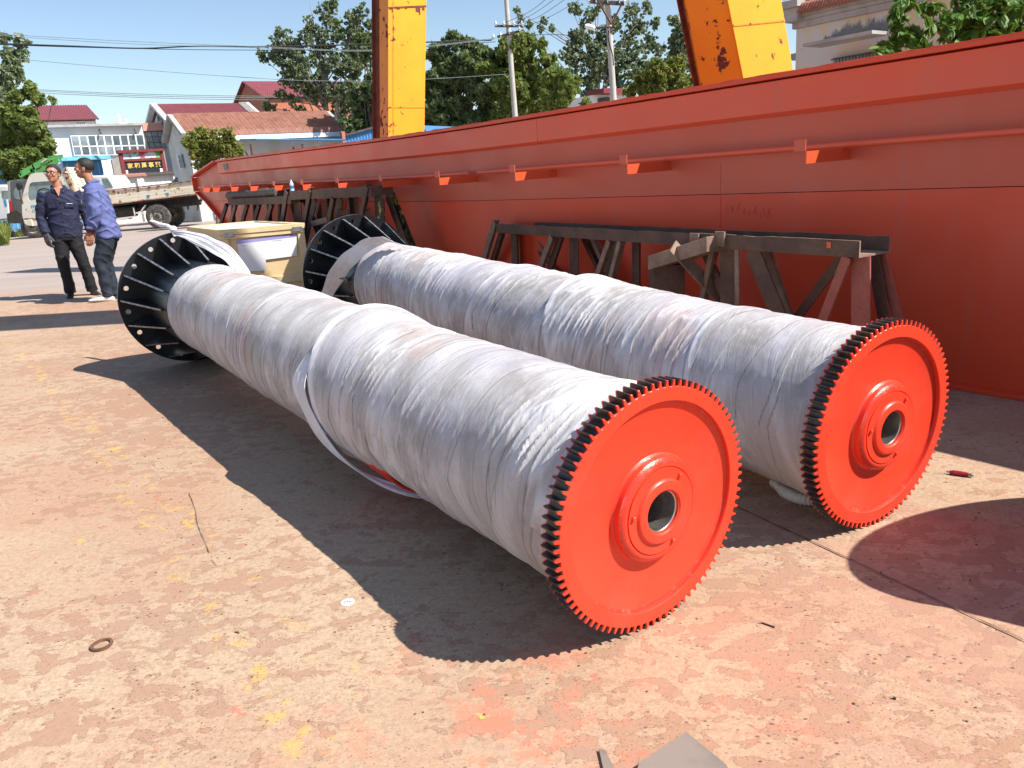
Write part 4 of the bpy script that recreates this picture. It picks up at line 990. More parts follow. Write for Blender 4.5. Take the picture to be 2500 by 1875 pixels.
def gable_house(label, Y, PLp, Rp, ELp, wall, roof, nu, nv, ru, rv, BLp=None, group=None, coping=None, right=False, length=None, kindt=None, inset=.25, cat='house'):
    if not right:
        PL = atY(PLp[0], PLp[1], Y); R = onv(Rp[0], Rp[1], PL, YU); EL = onv(ELp[0], ELp[1], PL, YV); R.z = PL.z
    else:
        R = atY(Rp[0], Rp[1], Y); EL = onv(ELp[0], ELp[1], R, YV); PL = R - YU * length; EL = EL - YU * length
    dv = EL - PL; ER = R + dv
    if BLp: BL = onv(BLp[0], BLp[1], PL, YV)
    else: BL = PL + Vector((-dv.x, -dv.y, dv.z))
    BR = R + (BL - PL)
    root = thing('house', label, cat, Vector((PL.x, PL.y, 0)), group); WL[root.name] = Vector((PL.x, PL.y, 0))
    roof_mesh(PL, R, EL, ER, nu, nv, ru, rv, 'roof', roof, root, kindt)
    roof_mesh(R, PL, BR, BL, nu // 4, 1, 0, 0, 'back_roof', roof, root)
    iu = YU * inset; f = .12
    a = PL + iu - ZZ * f; e = EL.lerp(PL, .06) + iu - ZZ * f; b = BL.lerp(PL, .06) + iu - ZZ * f
    a2 = R - iu - ZZ * f; e2 = ER.lerp(R, .06) - iu - ZZ * f; b2 = BR.lerp(R, .06) - iu - ZZ * f
    g0 = lambda p: Vector((p.x, p.y, 0))
    m = MB(); m.add([g0(e), e, a, b, g0(b), g0(e2), e2, a2, b2, g0(b2)], [(0, 1, 2, 3, 4), (9, 8, 7, 6, 5), (0, 5, 6, 1), (4, 3, 8, 9)]); m.build('wall', wall, root)
    if coping:
        for P0, E0, B0, s in ((PL, EL, BL, -1), (R, ER, BR, 1)):
            for q in (E0, B0):
                MB().bar(P0 + ZZ * .08 + YU * s * .05, q + ZZ * .08 + YU * s * .05, .34, .16, side=YU).build('verge_coping', coping, root)
    return root, PL, R, EL, ER, BL
# low house with terracotta tiles and the porch
h1, PL, R, EL, ER, BL = gable_house('low white house with terracotta tiled roof and blue awning, left of the tall poplar', 38, (421, 287), (796, 283), (456, 334), M['dirty_wall'], M['tile'], 62, 13, .02, .17, (407, 350), coping=M['band'], kindt='stuff', inset=.04)
gP = PL + YU * .03
def wq(root, D, P, tl, tr, br, bl, name, mat, t=.05, n=None):
    q = [onv(x, y, P, D) for x, y in (bl, br, tr, tl)]; N = n if n is not None else D.cross(ZZ)
    if N.dot(Vector((0, 1, 0))) > 0: N = -N
    return MB().hexa([q[0], q[1], q[1] + N * t, q[0] + N * t, q[3], q[2], q[2] + N * t, q[3] + N * t]).build(name, mat, root)
w_ = wq(h1, YV, gP, (433, 377), (444, 375), (452, 412), (441, 414), 'window', M['white_wall'])
for a_, b_ in ((0, .3), (.34, .64), (.68, .97)):
    tl, tr, bl, br = (434.3, 378.5), (443, 377), (441.5, 412), (450.5, 410.5)
    L_ = lambda p, q, v: (p[0] + (q[0] - p[0]) * v, p[1] + (q[1] - p[1]) * v)
    wq(w_, YV, gP - YU * .06, L_(tl, bl, a_), L_(tr, br, a_), L_(tr, br, b_), L_(tl, bl, b_), 'pane', M['glass_l'], .02)
fE = EL + YV * .3 - ZZ * .25                                      # under the front eave
MB().bar(EL + ZZ * -.12 + YU * .2, ER - ZZ * .12 - YU * .2, .22, .10, side=ZZ).build('eave_board', M['white_wall'], h1)
aw0 = onv(579, 343, fE, YU); aw1 = onv(872, 344, fE, YU)
roof_mesh(aw0, aw1, aw0 - YV * 2.6 - ZZ * .18, aw1 - YV * 2.6 - ZZ * .18, 60, 1, .05, 0, 'awning', M['blue_wall'], h1, thick=.03)
for x in (612, 738): 
    q = onv(x, 352, aw0 - YV * 2.4, YU); MB().tube([Vector((q.x, q.y, 0)), q], .05, 8).build('awning_post', M['rust'], h1)
    MB().tube([q - ZZ * .9, q + YV * 1.2 - ZZ * .05], .03, 6).build('awning_brace', M['iron'], h1)
for (x0, x1) in ((620, 662), (668, 700), (760, 800)):
    wq(h1, YU, fE - YV * .02, (x0, 372), (x1, 370), (x1 + 3, 400), (x0 + 3, 402), 'window', M['dirty_wall'])
# maroon roofed house behind it
h2, P2_, R2_, E2_, F2_, B2_ = gable_house('white house with maroon sheet roof behind the terracotta roofed house', 52, (376, 258), (600, 257), (416, 303), M['dirty_wall'], M['metal_roof'], 60, 1, .07, 0, (363, 308), coping=M['dirty_wall'])
wq(h2, YV, P2_ + YU * .22, (384, 279), (394, 278), (398, 304), (388, 305), 'attic_window', M['glass'])
q_ = R2_ ; mm = MB(); g1, g2 = onv(581, 258, P2_, YU), onv(600, 257, P2_, YU)
N_ = (R2_ - P2_).cross(E2_ - P2_).normalized(); N_ = N_ if N_.z > 0 else -N_
roof_mesh(g1 + N_ * .12, g2 + N_ * .12, g1 + (E2_ - P2_) + N_ * .12, g2 + (E2_ - P2_) + N_ * .12, 8, 14, .04, .05, 'tiled_edge', M['ltile'], h2, kind='stuff')
# tall orange house
h3, P3_, R3_, E3_, F3_, B3_ = gable_house('tall orange walled house with maroon roof partly hidden by the tall poplar', 60, (590, 202), (905, 204), (642, 240), M['orange_wall'], M['metal_roof'], 70, 10, .06, .05, (566, 262), kindt='stuff')
v0 = onv(644, 238, P3_ - YV * 1.0, YU); MB().tube([v0 - ZZ * .4, v0 + ZZ * .55], .09, 8).build('vent_pipe', M['white_wall'], h3)
wq(h3, YU, E3_ + YV * .3, (868, 285), (880, 285), (881, 300), (869, 300), 'window', M['glass_l'])
# far left house
h4, P4_, R4_, E4_, F4_, B4_ = gable_house('white upper house with maroon sheet roof beside the bright green tree', 72, None, (212, 259), (243, 293), M['white_wall'], M['metal_roof'], 44, 1, .08, 0, right=True, length=9)
m = MB(); wq(h4, YU, F4_ + YV * .28, (184, 301), (208, 299), (209, 312), (185, 313), 'lattice_window', M['glass'])
for k in range(6): x = 185 + k * 4.4; wq(h4, YU, F4_ + YV * .22, (x, 301), (x + 1.3, 301), (x + 1.6, 313), (x + .3, 313), 'lattice_bar', M['white_wall'], .03)
# two storey white building with the long window
W5 = atY(165, 311, 48.5)
def block(name, label, cat, P, xl, yl, xr, yr, depth, wall, z0=0):
    a, b = onv(xl, yl, P, YU), onv(xr, yr, P, YU); b.z = a.z
    root = thing(name, label, cat, Vector((a.x, a.y, 0))); WL[root.name] = Vector((a.x, a.y, 0))
    A0, B0 = Vector((a.x, a.y, z0)), Vector((b.x, b.y, z0))
    MB().hexa([A0, B0, B0 + YV * depth, A0 + YV * depth, a, b, b + YV * depth, a + YV * depth]).build('wall', wall, root)
    return root, a, b
b5, a5, e5 = block('building', 'white two storey building with long gridded window and chimneys, behind the white van', 'building', W5, 60, 314, 347, 312, 7, M['white_wall'])
MB().box((a5 + e5) / 2 + ZZ * .06 - YV * .1, (e5 - a5) / 2, YV * .35, ZZ * .07).build('parapet_coping', M['band'], b5)
for x in (242, 328): 
    q = onv(x, 316, W5 - YV * .2, YU); MB().bar(q, q - YV * .25 - ZZ * .25, .08, .08).build('roof_spout', M['iron'], b5)
TLw, TRw, BLw, BRw = [onv(x, y, W5 - YV * .10, YU) for x, y in ((171, 331), (349, 328), (181, 380), (357, 378))]
fr = MB(); quad_thick(fr, BLw, BRw, TRw, TLw, -YV, .06); fo = fr.build('window_frame', M['white_wall'], b5)
rr = random.Random(4)
for j in range(2):
    for i in range(9):
        u0, u1 = (i + .10) / 9, (i + .90) / 9; v0, v1 = (.04, .50) if j == 0 else (.57, .95)
        c = [blerp(TLw, TRw, BLw, BRw, u, v) - YV * .065 for u, v in ((u0, v1), (u1, v1), (u1, v0), (u0, v0))]
        m = MB(); quad_thick(m, *c, -YV, .012); m.build('pane', M['glass'] if rr.random() > .3 else M['glass_l'], fo)
for x, y, h in ((295, 312, .85), (303, 312, .3), (311, 312, .55)):
    q = onv(x, y, W5 + YV * 2, YU); MB().tube([q - ZZ * .3, q + ZZ * h], .10, 8).build('chimney_pipe', M['white_wall'], b5)
b6, a6, e6 = block('annex_building', 'low annex with pink parapet and gridded glazing beside the white building', 'building', W5 + YV * .5, 348, 319, 470, 316, 5, M['dirty_wall'])
MB().box((a6 + e6) / 2 + ZZ * .2 - YV * .05, (e6 - a6) / 2, YV * .25, ZZ * .24).build('parapet', M['pink'], b6)
TLw, TRw, BLw, BRw = [onv(x, y, a6 - YV * .05, YU) for x, y in ((352, 321), (412, 320), (364, 362), (424, 361))]
fr = MB(); quad_thick(fr, BLw, BRw, TRw, TLw, -YV, .05); fo = fr.build('window_frame', M['iron'], b6)
for j in range(3):
    for i in range(4):
        c = [blerp(TLw, TRw, BLw, BRw, u, v) - YV * .055 for u, v in (((i + .06) / 4, (j + .94) / 3), ((i + .94) / 4, (j + .94) / 3), ((i + .94) / 4, (j + .06) / 3), ((i + .06) / 4, (j + .06) / 3))]
        m = MB(); quad_thick(m, *c, -YV, .012); m.build('pane', M['glass_l'], fo)
# screen wall with characters
WS = atY(290, 395, 47)
sg = thing('screen_wall', 'dark red framed screen wall with golden characters and painted panel', 'screen wall', Vector((WS.x, WS.y, 0))); WL[sg.name] = Vector((WS.x, WS.y, 0))
def sp(x, y, off=0): return onv(x, y, WS - YV * off, YU)
def splate(pts, t, name, mat, off=0, parent=sg):
    q = [sp(x, y, off) for x, y in pts]; m = MB(); m.prism(q, YV * t); return m.build(name, mat, parent)
splate([(297, 375), (401, 369), (412, 432), (308, 436)], .3, 'backing', M['grey_wall'])
splate([(287, 367), (399, 362), (400, 368), (288, 374)], .5, 'top_beam', M['sign_red'], .25)
splate([(290, 374), (299, 374), (310, 432), (301, 432)], .35, 'pillar', M['sign_red'], .12)
splate([(391, 369), (398, 368), (410, 428), (401, 429)], .35, 'pillar', M['sign_red'], .12)
splate([(298, 389), (396, 384), (397, 390), (299, 395)], .3, 'beam', M['sign_red'], .1)
pnl = splate([(297, 372.5), (394, 368), (396, 384), (299, 389)], .05, 'picture_panel', M['pic'], .05)
splate([(301, 395), (397, 390), (405, 428), (308, 432)], .05, 'board', M['sign_blk'], .05)
splate([(304, 416), (312, 415.6), (314, 428), (306, 428)], .02, 'white_notice', M['paper'], .08); splate([(390, 411), (398, 411), (400, 422), (392, 422)], .02, 'white_notice', M['paper'], .08)
splate([(272, 389), (289, 383), (298, 426), (280, 428)], .3, 'side_slab', M['grey_wall'], .4)
def glyph(ch, x, y, hpx, mat, parent, off=.09):
    c = bpy.data.curves.new('character', 'FONT'); c.body = ch; c.align_x = 'CENTER'; c.align_y = 'CENTER'; c.extrude = .012; c.resolution_u = 2; c.offset = .006
    p = sp(x, y, off); s = abs((sp(x, y - hpx / 2, off) - sp(x, y + hpx / 2, off)).z); c.size = s * 1.05
    o = bpy.data.objects.new('character', c); COL.objects.link(o); o.data.materials.append(mat)
    Mw = Matrix(((YU.x, 0, -YV.x, p.x), (YU.y, 0, -YV.y, p.y), (0, 1, 0, p.z), (0, 0, 0, 1))); 
    dg = bpy.context.evaluated_depsgraph_get(); me = bpy.data.meshes.new_from_object(o.evaluated_get(dg)); COL.objects.unlink(o); bpy.data.objects.remove(o)
    w = put('character', me, [mat], parent); w.matrix_parent_inverse = Matrix(); w.matrix_basis = Matrix.Translation(-WL[sg.name]) @ Mw
    return w
for i, ch in enumerate('家和萬事興'): glyph(ch, 318 + i * 17, 406 - i * .9, 13, M['gold'], sg)
glyph('福', 347, 378, 13, M['fuku'], sg)
# boundary wall with tile capping
WB = atY(262, 440, 43.5)
bw = thing('boundary_wall', 'white boundary wall with red and dark tile capping behind the flatbed truck', 'wall', Vector((WB.x, WB.y, 0))); WL[bw.name] = Vector((WB.x, WB.y, 0))
a, b = onv(255, 436, WB, YU), onv(432, 431, WB, YU); b.z = a.z
MB().hexa([Vector((a.x, a.y, 0)), Vector((b.x, b.y, 0)), Vector((b.x, b.y, 0)) + YV * .25, Vector((a.x, a.y, 0)) + YV * .25, a, b, b + YV * .25, a + YV * .25]).build('wall', M['white_wall'], bw)
n = 46; L_ = (b - a)
t0 = MB().prism([Vector((0, -.26, 0)), Vector((0, .12, .15)), Vector((0, .5, 0)), Vector((0, .5, -.04)), Vector((0, .12, .10)), Vector((0, -.26, -.05))], Vector((.082, 0, 0))); tme = t0.mesh('capping_tile'); tm2 = tme.copy(); tme.materials.append(M['tile']); tm2.materials.append(M['iron'])
for i in range(n):
    o = bpy.data.objects.new('capping_tile', tme if i < 26 else tm2); COL.objects.link(o); o.parent = bw
    p = a + L_ * (i / n) + ZZ * (.03 + .01 * (i % 3)) - WL[bw.name]; o.location = p; o.rotation_euler = (0, 0, math.atan2(YU.y, YU.x))
for i in (0, .47, .98): MB().box(a + L_ * i - YV * .05 - ZZ * (a.z / 2 + .02), YU * .17, YV * .12, ZZ * (a.z / 2 - .02)).build('pier', M['white_wall'], bw)
# blue sheds
for lab, xa, ya, xb, yb, Y, zt in (('blue sheet shed with cyan eave at the far left edge', -60, 404, 38, 403, 46, .16), ('blue sheet shed with cyan eave behind the two men', 152, 396, 250, 392, 45.5, .16)):
    P = atY(xa, ya, Y); rt, a, b = block('shed', lab, 'shed', P, xa, ya, xb - 3, yb, 4, M['blue_wall'])
    MB().box((a + b) / 2 + ZZ * .12 - YV * .2 + YU * .1, (b - a) / 2 + YU * .25, YV * .8, ZZ * .10).build('eave', M['cyan'], rt)
    for k in range(5):
        q = a + (b - a) * (k + .5) / 5; MB().box(Vector((q.x, q.y, q.z / 2)) - YV * .02, YU * .03, YV * .015, ZZ * (q.z / 2 - .05)).build('seam', M['cyan'], rt)
# blue corrugated fence and low blue roofs beyond the girder
P = atY(845, 330, 30)
bf = thing('corrugated_fence', 'blue corrugated metal fence beside the yellow crane leg, right of the tiled house', 'fence', Vector((P.x, P.y, 0))); WL[bf.name] = Vector((P.x, P.y, 0))
a, b = onv(843, 332, P, YU), onv(930, 308, P, YU)
for k in range(24):
    p0 = a.lerp(b, k / 24); p1 = a.lerp(b, (k + 1) / 24); g0 = lambda p: Vector((p.x, p.y, .0)); o_ = YV * (.05 if k % 2 else 0); o1 = YV * (0 if k % 2 else .05)
    MB().add([g0(p0) + o_, g0(p1) + o1, p1 + o1, p0 + o_, g0(p0) + o_ + YV * .01, g0(p1) + o1 + YV * .01, p1 + o1 + YV * .01, p0 + o_ + YV * .01], [(0, 1, 2, 3), (7, 6, 5, 4), (3, 2, 6, 7), (0, 4, 5, 1), (0, 3, 7, 4), (1, 5, 6, 2)]).build('sheet', M['blue_wall'], bf)
MB().bar(a + ZZ * .03 - YV * .06, b + ZZ * .03 - YV * .06, .07, .10, side=ZZ).build('top_rail', M['iron'], bf)
P = atY(1075, 320, 26); rt, a, b = block('low_shed', 'low blue roofed shed just over the girder right of the left crane leg', 'shed', P, 1020, 328, 1130, 321, 3, M['white_wall'])
MB().hexa([a - YV * .5, b - YV * .5, b + YV * 3, a + YV * 3, a - YV * .5 + ZZ * .12, b - YV * .5 + ZZ * .12, b + YV * 3 + ZZ * .5, a + YV * 3 + ZZ * .5]).build('roof', M['blue_wall'], rt)
# small white building with red roof behind the second pole
P = atY(1448, 235, 44); rt, a, b = block('small_building', 'small white building with dark red roof and solar heater behind the second utility pole', 'building', P, 1447, 232, 1535, 224, 4, M['white_wall'])
MB().box((a + b) / 2 + ZZ * .12 - YV * .2 - (b - a) * .24, (b - a) * .27, YV * .7, ZZ * .12).build('eave', M['sign_red'], rt)
MB().box((a + b) / 2 + ZZ * .16 + (b - a) * .27, (b - a) * .23, YV * .2, ZZ * .16).build('red_parapet', M['metal_roof'], rt)
wq(rt, YU, P - YV * .05, (1460, 240), (1487, 237), (1488, 262), (1461, 262), 'window', M['glass'])
q = onv(1486, 189, P + YV * 1.5, YU); MB().tube([q - YU * .25, q + YU * .3], .17, 12).build('water_tank', M['white_wall'], rt, smooth=True)
q0, q1 = onv(1501, 184, P + YV * 1.2, YU), onv(1517, 213, P + YV * 1.2, YU); MB().bar(q0, q1, .09, .6, side=YU).build('solar_panel', pm('teal_panel', (.06, .32, .28), None, 5, .3), rt)
# white walled roof room with a bicycle hung in front of it
P = atY(1613, 208, 45)
rw = thing('wall_with_coping', 'short white wall with thick grey coping left of the right crane leg', 'wall', Vector((P.x, P.y, 0))); WL[rw.name] = Vector((P.x, P.y, 0))
a, b = onv(1613, 208, P, YV), onv(1730, 181, P, YV); b.z = a.z
MB().hexa([Vector((a.x, a.y, 0)), Vector((b.x, b.y, 0)), Vector((b.x, b.y, 0)) + YU * .4, Vector((a.x, a.y, 0)) + YU * .4, a, b, b + YU * .4, a + YU * .4]).build('wall', M['cream'], rw)
d_ = (b - a).normalized()
MB().hexa([a - d_ * .12 - YU * .12, b - YU * .12, b + YU * .5, a - d_ * .12 + YU * .5] + [v + ZZ * .2 for v in (a - d_ * .12 - YU * .12, b - YU * .12, b + YU * .5, a - d_ * .12 + YU * .5)]).build('coping', M['band'], rw)
wc = onv(1693, 213, P - YU * .3, YV); wr = .30
bk = thing('bicycle', 'black bicycle with white saddle standing against the short white wall', 'bicycle', wc); WL[bk.name] = wc.copy()
def wheel(c, name='wheel'):
    m = MB(); pts = [c + (d_ * cos(a_) + ZZ * sin(a_)) * wr for a_ in np.linspace(0, 2 * pi, 33)]; m.tube(pts, .022, 6, cap=False); w = m.build(name, M['black_pl'], bk)
    m = MB()
    for k in range(10): a_ = 2 * pi * k / 10; m.tube([c, c + (d_ * cos(a_) + ZZ * sin(a_)) * wr], .004, 4)
    m.build('spokes', M['zinc'], w)
wheel(wc); wheel(wc + d_ * -1.02 * (1 if d_.x < 0 else 1))
sdl = onv(1667, 201, P - YU * .3, YV); bbk = wc + d_ * -.45 - ZZ * .05
m = MB(); 
for p_, q_ in ((sdl, bbk), (bbk, wc), (sdl + (bbk - sdl) * .2, wc), (sdl + (bbk - sdl) * .15, wc - d_ * 1.02 + ZZ * .45), (bbk, wc - d_ * .98 + ZZ * .4), (wc - d_ * 1.02, wc - d_ * .95 + ZZ * .6)): m.tube([p_, q_], .022, 6)
m.build('frame', M['black_pl'], bk); MB().sph(sdl + ZZ * .03, (.13, .09, .045), 10, 6).build('saddle', M['paper'], bk)
MB().tube([wc - d_ * .93 + ZZ * .62 - YU * .28, wc - d_ * .95 + ZZ * .66, wc - d_ * .93 + ZZ * .62 + YU * .28], .014, 6).build('handlebar', M['zinc'], bk)
# a plain base so the bicycle and its wall stand on something
m = MB(); m.hexa([Vector((q.x, q.y, 0)) for q in (a - YU * 1.2 - d_ * .2, b - YU * 1.2, b - YU * .13, a - YU * .13 - d_ * .2)] + [Vector((q.x, q.y, wc.z - wr - .02)) for q in (a - YU * 1.2 - d_ * .2, b - YU * 1.2, b - YU * .13, a - YU * .13 - d_ * .2)]); m.build('terrace', M['cream'], rw)

# ---- cream house at the right
W0 = GO + YU * 9.5
def hp_(x, y, off=0): return onv(x / 3.814 + 1920, y / 3.814, W0 - GN * off, GD)
rh = thing('house', 'cream rendered house with terracotta roof and mouldy window canopy behind the walnut tree', 'house', Vector((W0.x, W0.y, 0))); WL[rh.name] = Vector((W0.x, W0.y, 0))
cl_ = hp_(92, 300); tz = hp_(95, 205).z
far_ = cl_.copy(); near_ = hp_(2600, 300)
def hbox(p, q, z0, z1, n0, n1, name, mat, parent=rh, **k):
    p = Vector((p.x, p.y, 0)); q = Vector((q.x, q.y, 0))
    return MB().hexa([p + GN * n0 + ZZ * z0, q + GN * n0 + ZZ * z0, q + GN * n1 + ZZ * z0, p + GN * n1 + ZZ * z0, p + GN * n0 + ZZ * z1, q + GN * n0 + ZZ * z1, q + GN * n1 + ZZ * z1, p + GN * n1 + ZZ * z1]).build(name, mat, parent, **k)
zb = hp_(95, 265, .06).z; zm = hp_(88, 205, .10).z; zu = hp_(130, 155, .16).z
hbox(far_, near_, 0, zb - .002, 0, 5, 'wall', M['cream'])
hbox(far_ + GD * .05, near_, zb, zm, -.06, 5, 'cornice', M['band']); hbox(far_ + GD * .08, near_, zm + .002, zu, -.10, 5, 'cornice', M['band'])
# roof slope
e0 = far_ + GN * -.22; e0.z = zu + .03; e1 = near_ + GN * -.22; e1.z = zu + .03
roof_mesh(e0 + GN * 3.2 + ZZ * 2.2 - GD * .15, e1 + GN * 3.2 + ZZ * 2.2, e0 - GD * .15, e1, 70, 18, .05, .06, 'roof', M['tile_r'], rh, kind='stuff', thick=.05)
hbox(far_ + GD * .06, near_, zu + .002, zu + .10, -.14, 4.5, 'eave_filler', M['band'])
MB().bar(e0 + GD * .0 + ZZ * .10, e0 + GN * 3.2 + ZZ * 2.3, .35, .14, side=GD).build('verge', M['cream'], rh)
c0 = hp_(97, 110, .1); hbox(c0 + GD * .16, c0 - GD * .12, zm, zu + .16, -.16, .3, 'corner_block', M['band']); hbox(c0 + GD * .24, c0 - GD * .16, zu + .162, zu + .28, -.24, .36, 'corner_cap', M['band'])
# canopy
p0, p1 = hp_(325, 445, .55), hp_(965, 345, .55); p1.z = p0.z
hbox(p0, p1, p0.z, p0.z + .05, -.55, 0, 'canopy', M['band'])
m = MB(); rr = random.Random(9)
p0g, p1g = Vector((p0.x, p0.y, 0)), Vector((p1.x, p1.y, 0))
q_ = hp_(360, 430, .0); 
k = 140; vs = []
for i in range(k + 1):
    b0 = p0g.lerp(p1g, .03 + .95 * i / k) - GN * .01 + GN * .0; h = .14 + .22 * min(1, i / 60)
    vs += [b0 + ZZ * (p0.z + .052), b0 + ZZ * (p0.z + .052 + h)]
m.add(vs, [(2 * i, 2 * i + 2, 2 * i + 3, 2 * i + 1) for i in range(k)]); o = m.build('mould_stain', M['moss'], rh, fix=False); o.data.attributes.new('shade', 'FLOAT', 'POINT').data.foreach_set('value', [float(i % 2) for i in range(len(o.data.vertices))])
q0, q1 = hp_(450, 540, .04), hp_(930, 450, .04); q1.z = q0.z
fw = hbox(q0, q1, q0.z - 1.2, q0.z, -.05, .0, 'window_frame', M['ltile'])
hbox(q0 - GD * .07, q1 + GD * .07, q0.z - 1.13, q0.z - .07, -.058, -.051, 'pane', M['glass_l'], fw)
for i in range(13):
    b_ = (q0 - GD * .1).lerp(q1 + GD * .1, i / 12); MB().tube([Vector((b_.x, b_.y, q0.z - 1.1)) - GN * .12, Vector((b_.x, b_.y, q0.z - .04)) - GN * .12], .009, 5).build('window_bar', M['iron'], fw)
for zz in (.03, .22): 
    b_, c_ = q0.copy(), q1.copy(); b_.z = c_.z = q0.z - zz; MB().tube([b_ - GN * .12, c_ - GN * .12], .011, 5).build('window_bar', M['iron'], fw)
p0, p1 = hp_(1440, 222, .4), hp_(1720, 165, .4); hbox(p0, p1, p0.z, p0.z + .05, -.4, 0, 'canopy', M['band'])
m = MB(); l0 = hp_(65, 480, -1.5); ah = thing('low_annex', 'small grey roofed annex at the left corner of the cream house', 'annex', Vector((l0.x, l0.y, 0))); WL[ah.name] = Vector((l0.x, l0.y, 0))
hbox(l0 + GD * .9, l0 - GD * .3, 0, l0.z, 1.5, 4, 'wall', M['cream'], ah); hbox(l0 + GD * 1.0, l0 - GD * .3, l0.z + .002, l0.z + .14, 1.4, 4, 'roof_edge', M['band'], ah)

# ============================================================ POLES AND WIRES
def pole(label, Y, top, bot, rt, rb, xtop=-120):
    a = atY(*bot, Y); b = atY(*top, Y); k = (b - a)
    base = a + k * (-a.z / k.z); tp = a + k * ((atY(top[0], xtop, Y).z - a.z) / k.z)
    root = thing('utility_pole', label, 'utility pole', base, 'concrete utility poles behind the girder'); WL[root.name] = base.copy()
    MB().tube([base, tp], [rb, rt], 16).build('shaft', M['pole'], root, smooth=True)
    return root, base, tp
p1, b1_, t1_ = pole('thin concrete utility pole with two small crossarms, left of the other pole', 32, (1236, 0), (1258, 291), .075, .13)
p2, b2_, t2_ = pole('thicker concrete utility pole with braced crossarm and street lamp, right of the other pole', 27, (1483, 0), (1498, 245), .085, .12)
def arm(root, x0, y0, x1, y1, Y, w, name='crossarm', mat='iron'): return MB().bar(atY(x0, y0, Y), atY(x1, y1, Y), w, w, side=ZZ).build(name, M[mat], root)
c_ = arm(p1, 1208, 63.5, 1277, 64, 31.85, .075)
arm(p1, 1214, 90, 1268, 76, 31.85, .075)
def insul(root, x, y, Y, s=1):
    q = atY(x, y, Y); MB().lathe([(-.09 * s, .02), (-.02 * s, .02), (-.02 * s, .055 * s), (.03 * s, .05 * s), (.04 * s, .03 * s), (.09 * s, .03 * s), (.10 * s, 0)], 10, axis='z', c=q).build('insulator', M['porc'], root)
for x, y in ((1210, 57), (1230, 57.5), (1254, 57), (1274, 57), (1204, 89), (1222, 84), (1243, 76), (1268, 70)): insul(p1, x, y, 31.8)
arm(p2, 1436, 3, 1524, 9, 26.85, .11)
for x, y in ((1437, 0), (1455, -2), (1512, 0), (1524, 2), (1483, -2)): insul(p2, x, y, 26.8)
MB().tube([atY(1463, 8, 26.8), atY(1493, 60, 26.8)], .03, 6).build('arm_brace', M['rust'], p2); MB().tube([atY(1517, 12, 26.8), atY(1493, 60, 26.8)], .03, 6).build('arm_brace', M['rust'], p2)
MB().tube([atY(1449, 68, 26.8), atY(1495, 66, 26.8)], .025, 6).build('lamp_arm', M['iron'], p2)
m = MB(); m.tube([atY(1428, 63, 26.8), atY(1434, 64, 26.8), atY(1449, 68, 26.8), atY(1453, 69, 26.8)], [.05, .08, .08, .03], 10); m.build('lamp_head', M['paper'], p2, smooth=True)
for y in (72, 79): 
    q = atY(1489.5 + y * .03, y, 27); MB().lathe([(-.03, .105), (.03, .105)], 16, axis='z', c=q).build('band_clamp', M['iron'], p2)
MB().tube([atY(x, y, 26.84) for x, y in ((1486, 75), (1484, 90), (1490, 115), (1496, 135), (1498, 160))], .02, 5).build('cable', M['wire'], p2)
def wire(pts, Y0, Y1, r, mat, label):
    n = len(pts); P_ = [atY(x, y, Y0 + (Y1 - Y0) * i / (n - 1)) for i, (x, y) in enumerate(pts)]
    L = []
    for i in range(n - 1):
        p0, p1, p2, p3 = P_[max(i - 1, 0)], P_[i], P_[i + 1], P_[min(i + 2, n - 1)]
        for j in range(8):
            f = j / 8; L.append(.5 * ((2 * p1) + (p2 - p0) * f + (2 * p0 - 5 * p1 + 4 * p2 - p3) * f * f + (3 * p1 - p0 - 3 * p2 + p3) * f ** 3))
    L.append(P_[-1]); o = MB().tube(L, r, 5).build('overhead_wire', mat); return tag(o, label, 'overhead wire', 'overhead wires crossing the sky')
k = 1.1302
W_ = [([(-40, 81), (300, 100), (640, 114), (920, 122), (1220, 92)], 30, 31.8, .010, 'wire_l', 'topmost pale wire running from the left edge to the thin pole'),
      ([(-40, 84), (300, 106), (640, 117), (920, 124), (1205, 96)], 30.5, 31.8, .010, 'wire_l', 'pale wire directly under the topmost one at the left edge'),
      ([(-40, 105), (160, 112), (340, 118), (470, 113), (600, 114), (760, 112), (915, 107), (1200, 98)], 31, 31.8, .026, 'wire', 'thick wavy dark cable over the left half of the sky'),
      ([(-40, 108), (260, 117), (560, 122), (920, 120), (1210, 102)], 31, 31.8, .012, 'wire', 'thin dark wire touching the thick wavy cable'),
      ([(30, 143), (280, 165), (540, 185), (760, 197), (1000, 195), (1255, 180)], 31, 32, .010, 'wire_l', 'single thin wire sagging below the others towards the thin pole'),
      ([(80, 218), (300, 228), (560, 234), (900, 238)], 44, 46, .018, 'wire_l', 'upper wire of the low bundle just over the house roofs'),
      ([(80, 221), (300, 232), (560, 238), (900, 240)], 44, 46, .018, 'wire_l', 'middle wire of the low bundle just over the house roofs'),
      ([(80, 226), (300, 236), (560, 243), (900, 246)], 44, 46, .018, 'wire_l', 'lowest wire of the low bundle just over the house roofs'),
      ([(1230, 56), (1290, 30), (1340, -8)], 31.8, 26, .008, 'wire', 'wire fanning up from the thin pole, leftmost of four'),
      ([(1254, 56), (1300, 35), (1362, -8)], 31.8, 26, .008, 'wire', 'wire fanning up from the thin pole, second from the left'),
      ([(1274, 56), (1320, 38), (1388, -8)], 31.8, 26, .008, 'wire', 'wire fanning up from the thin pole, third from the left'),
      ([(1268, 70), (1340, 42), (1420, -4)], 31.8, 26, .008, 'wire', 'wire fanning up from the thin pole, rightmost of four'),
      ([(1243, 92), (1330, 84), (1420, 86), (1490, 70)], 32, 27, .010, 'wire', 'slack wire joining the two utility poles'),
      ([(1895, -6), (1930, 6), (1990, 18)], 22, 18, .005, 'wire_l', 'faint wire in the sky right of the broad crane leg')]
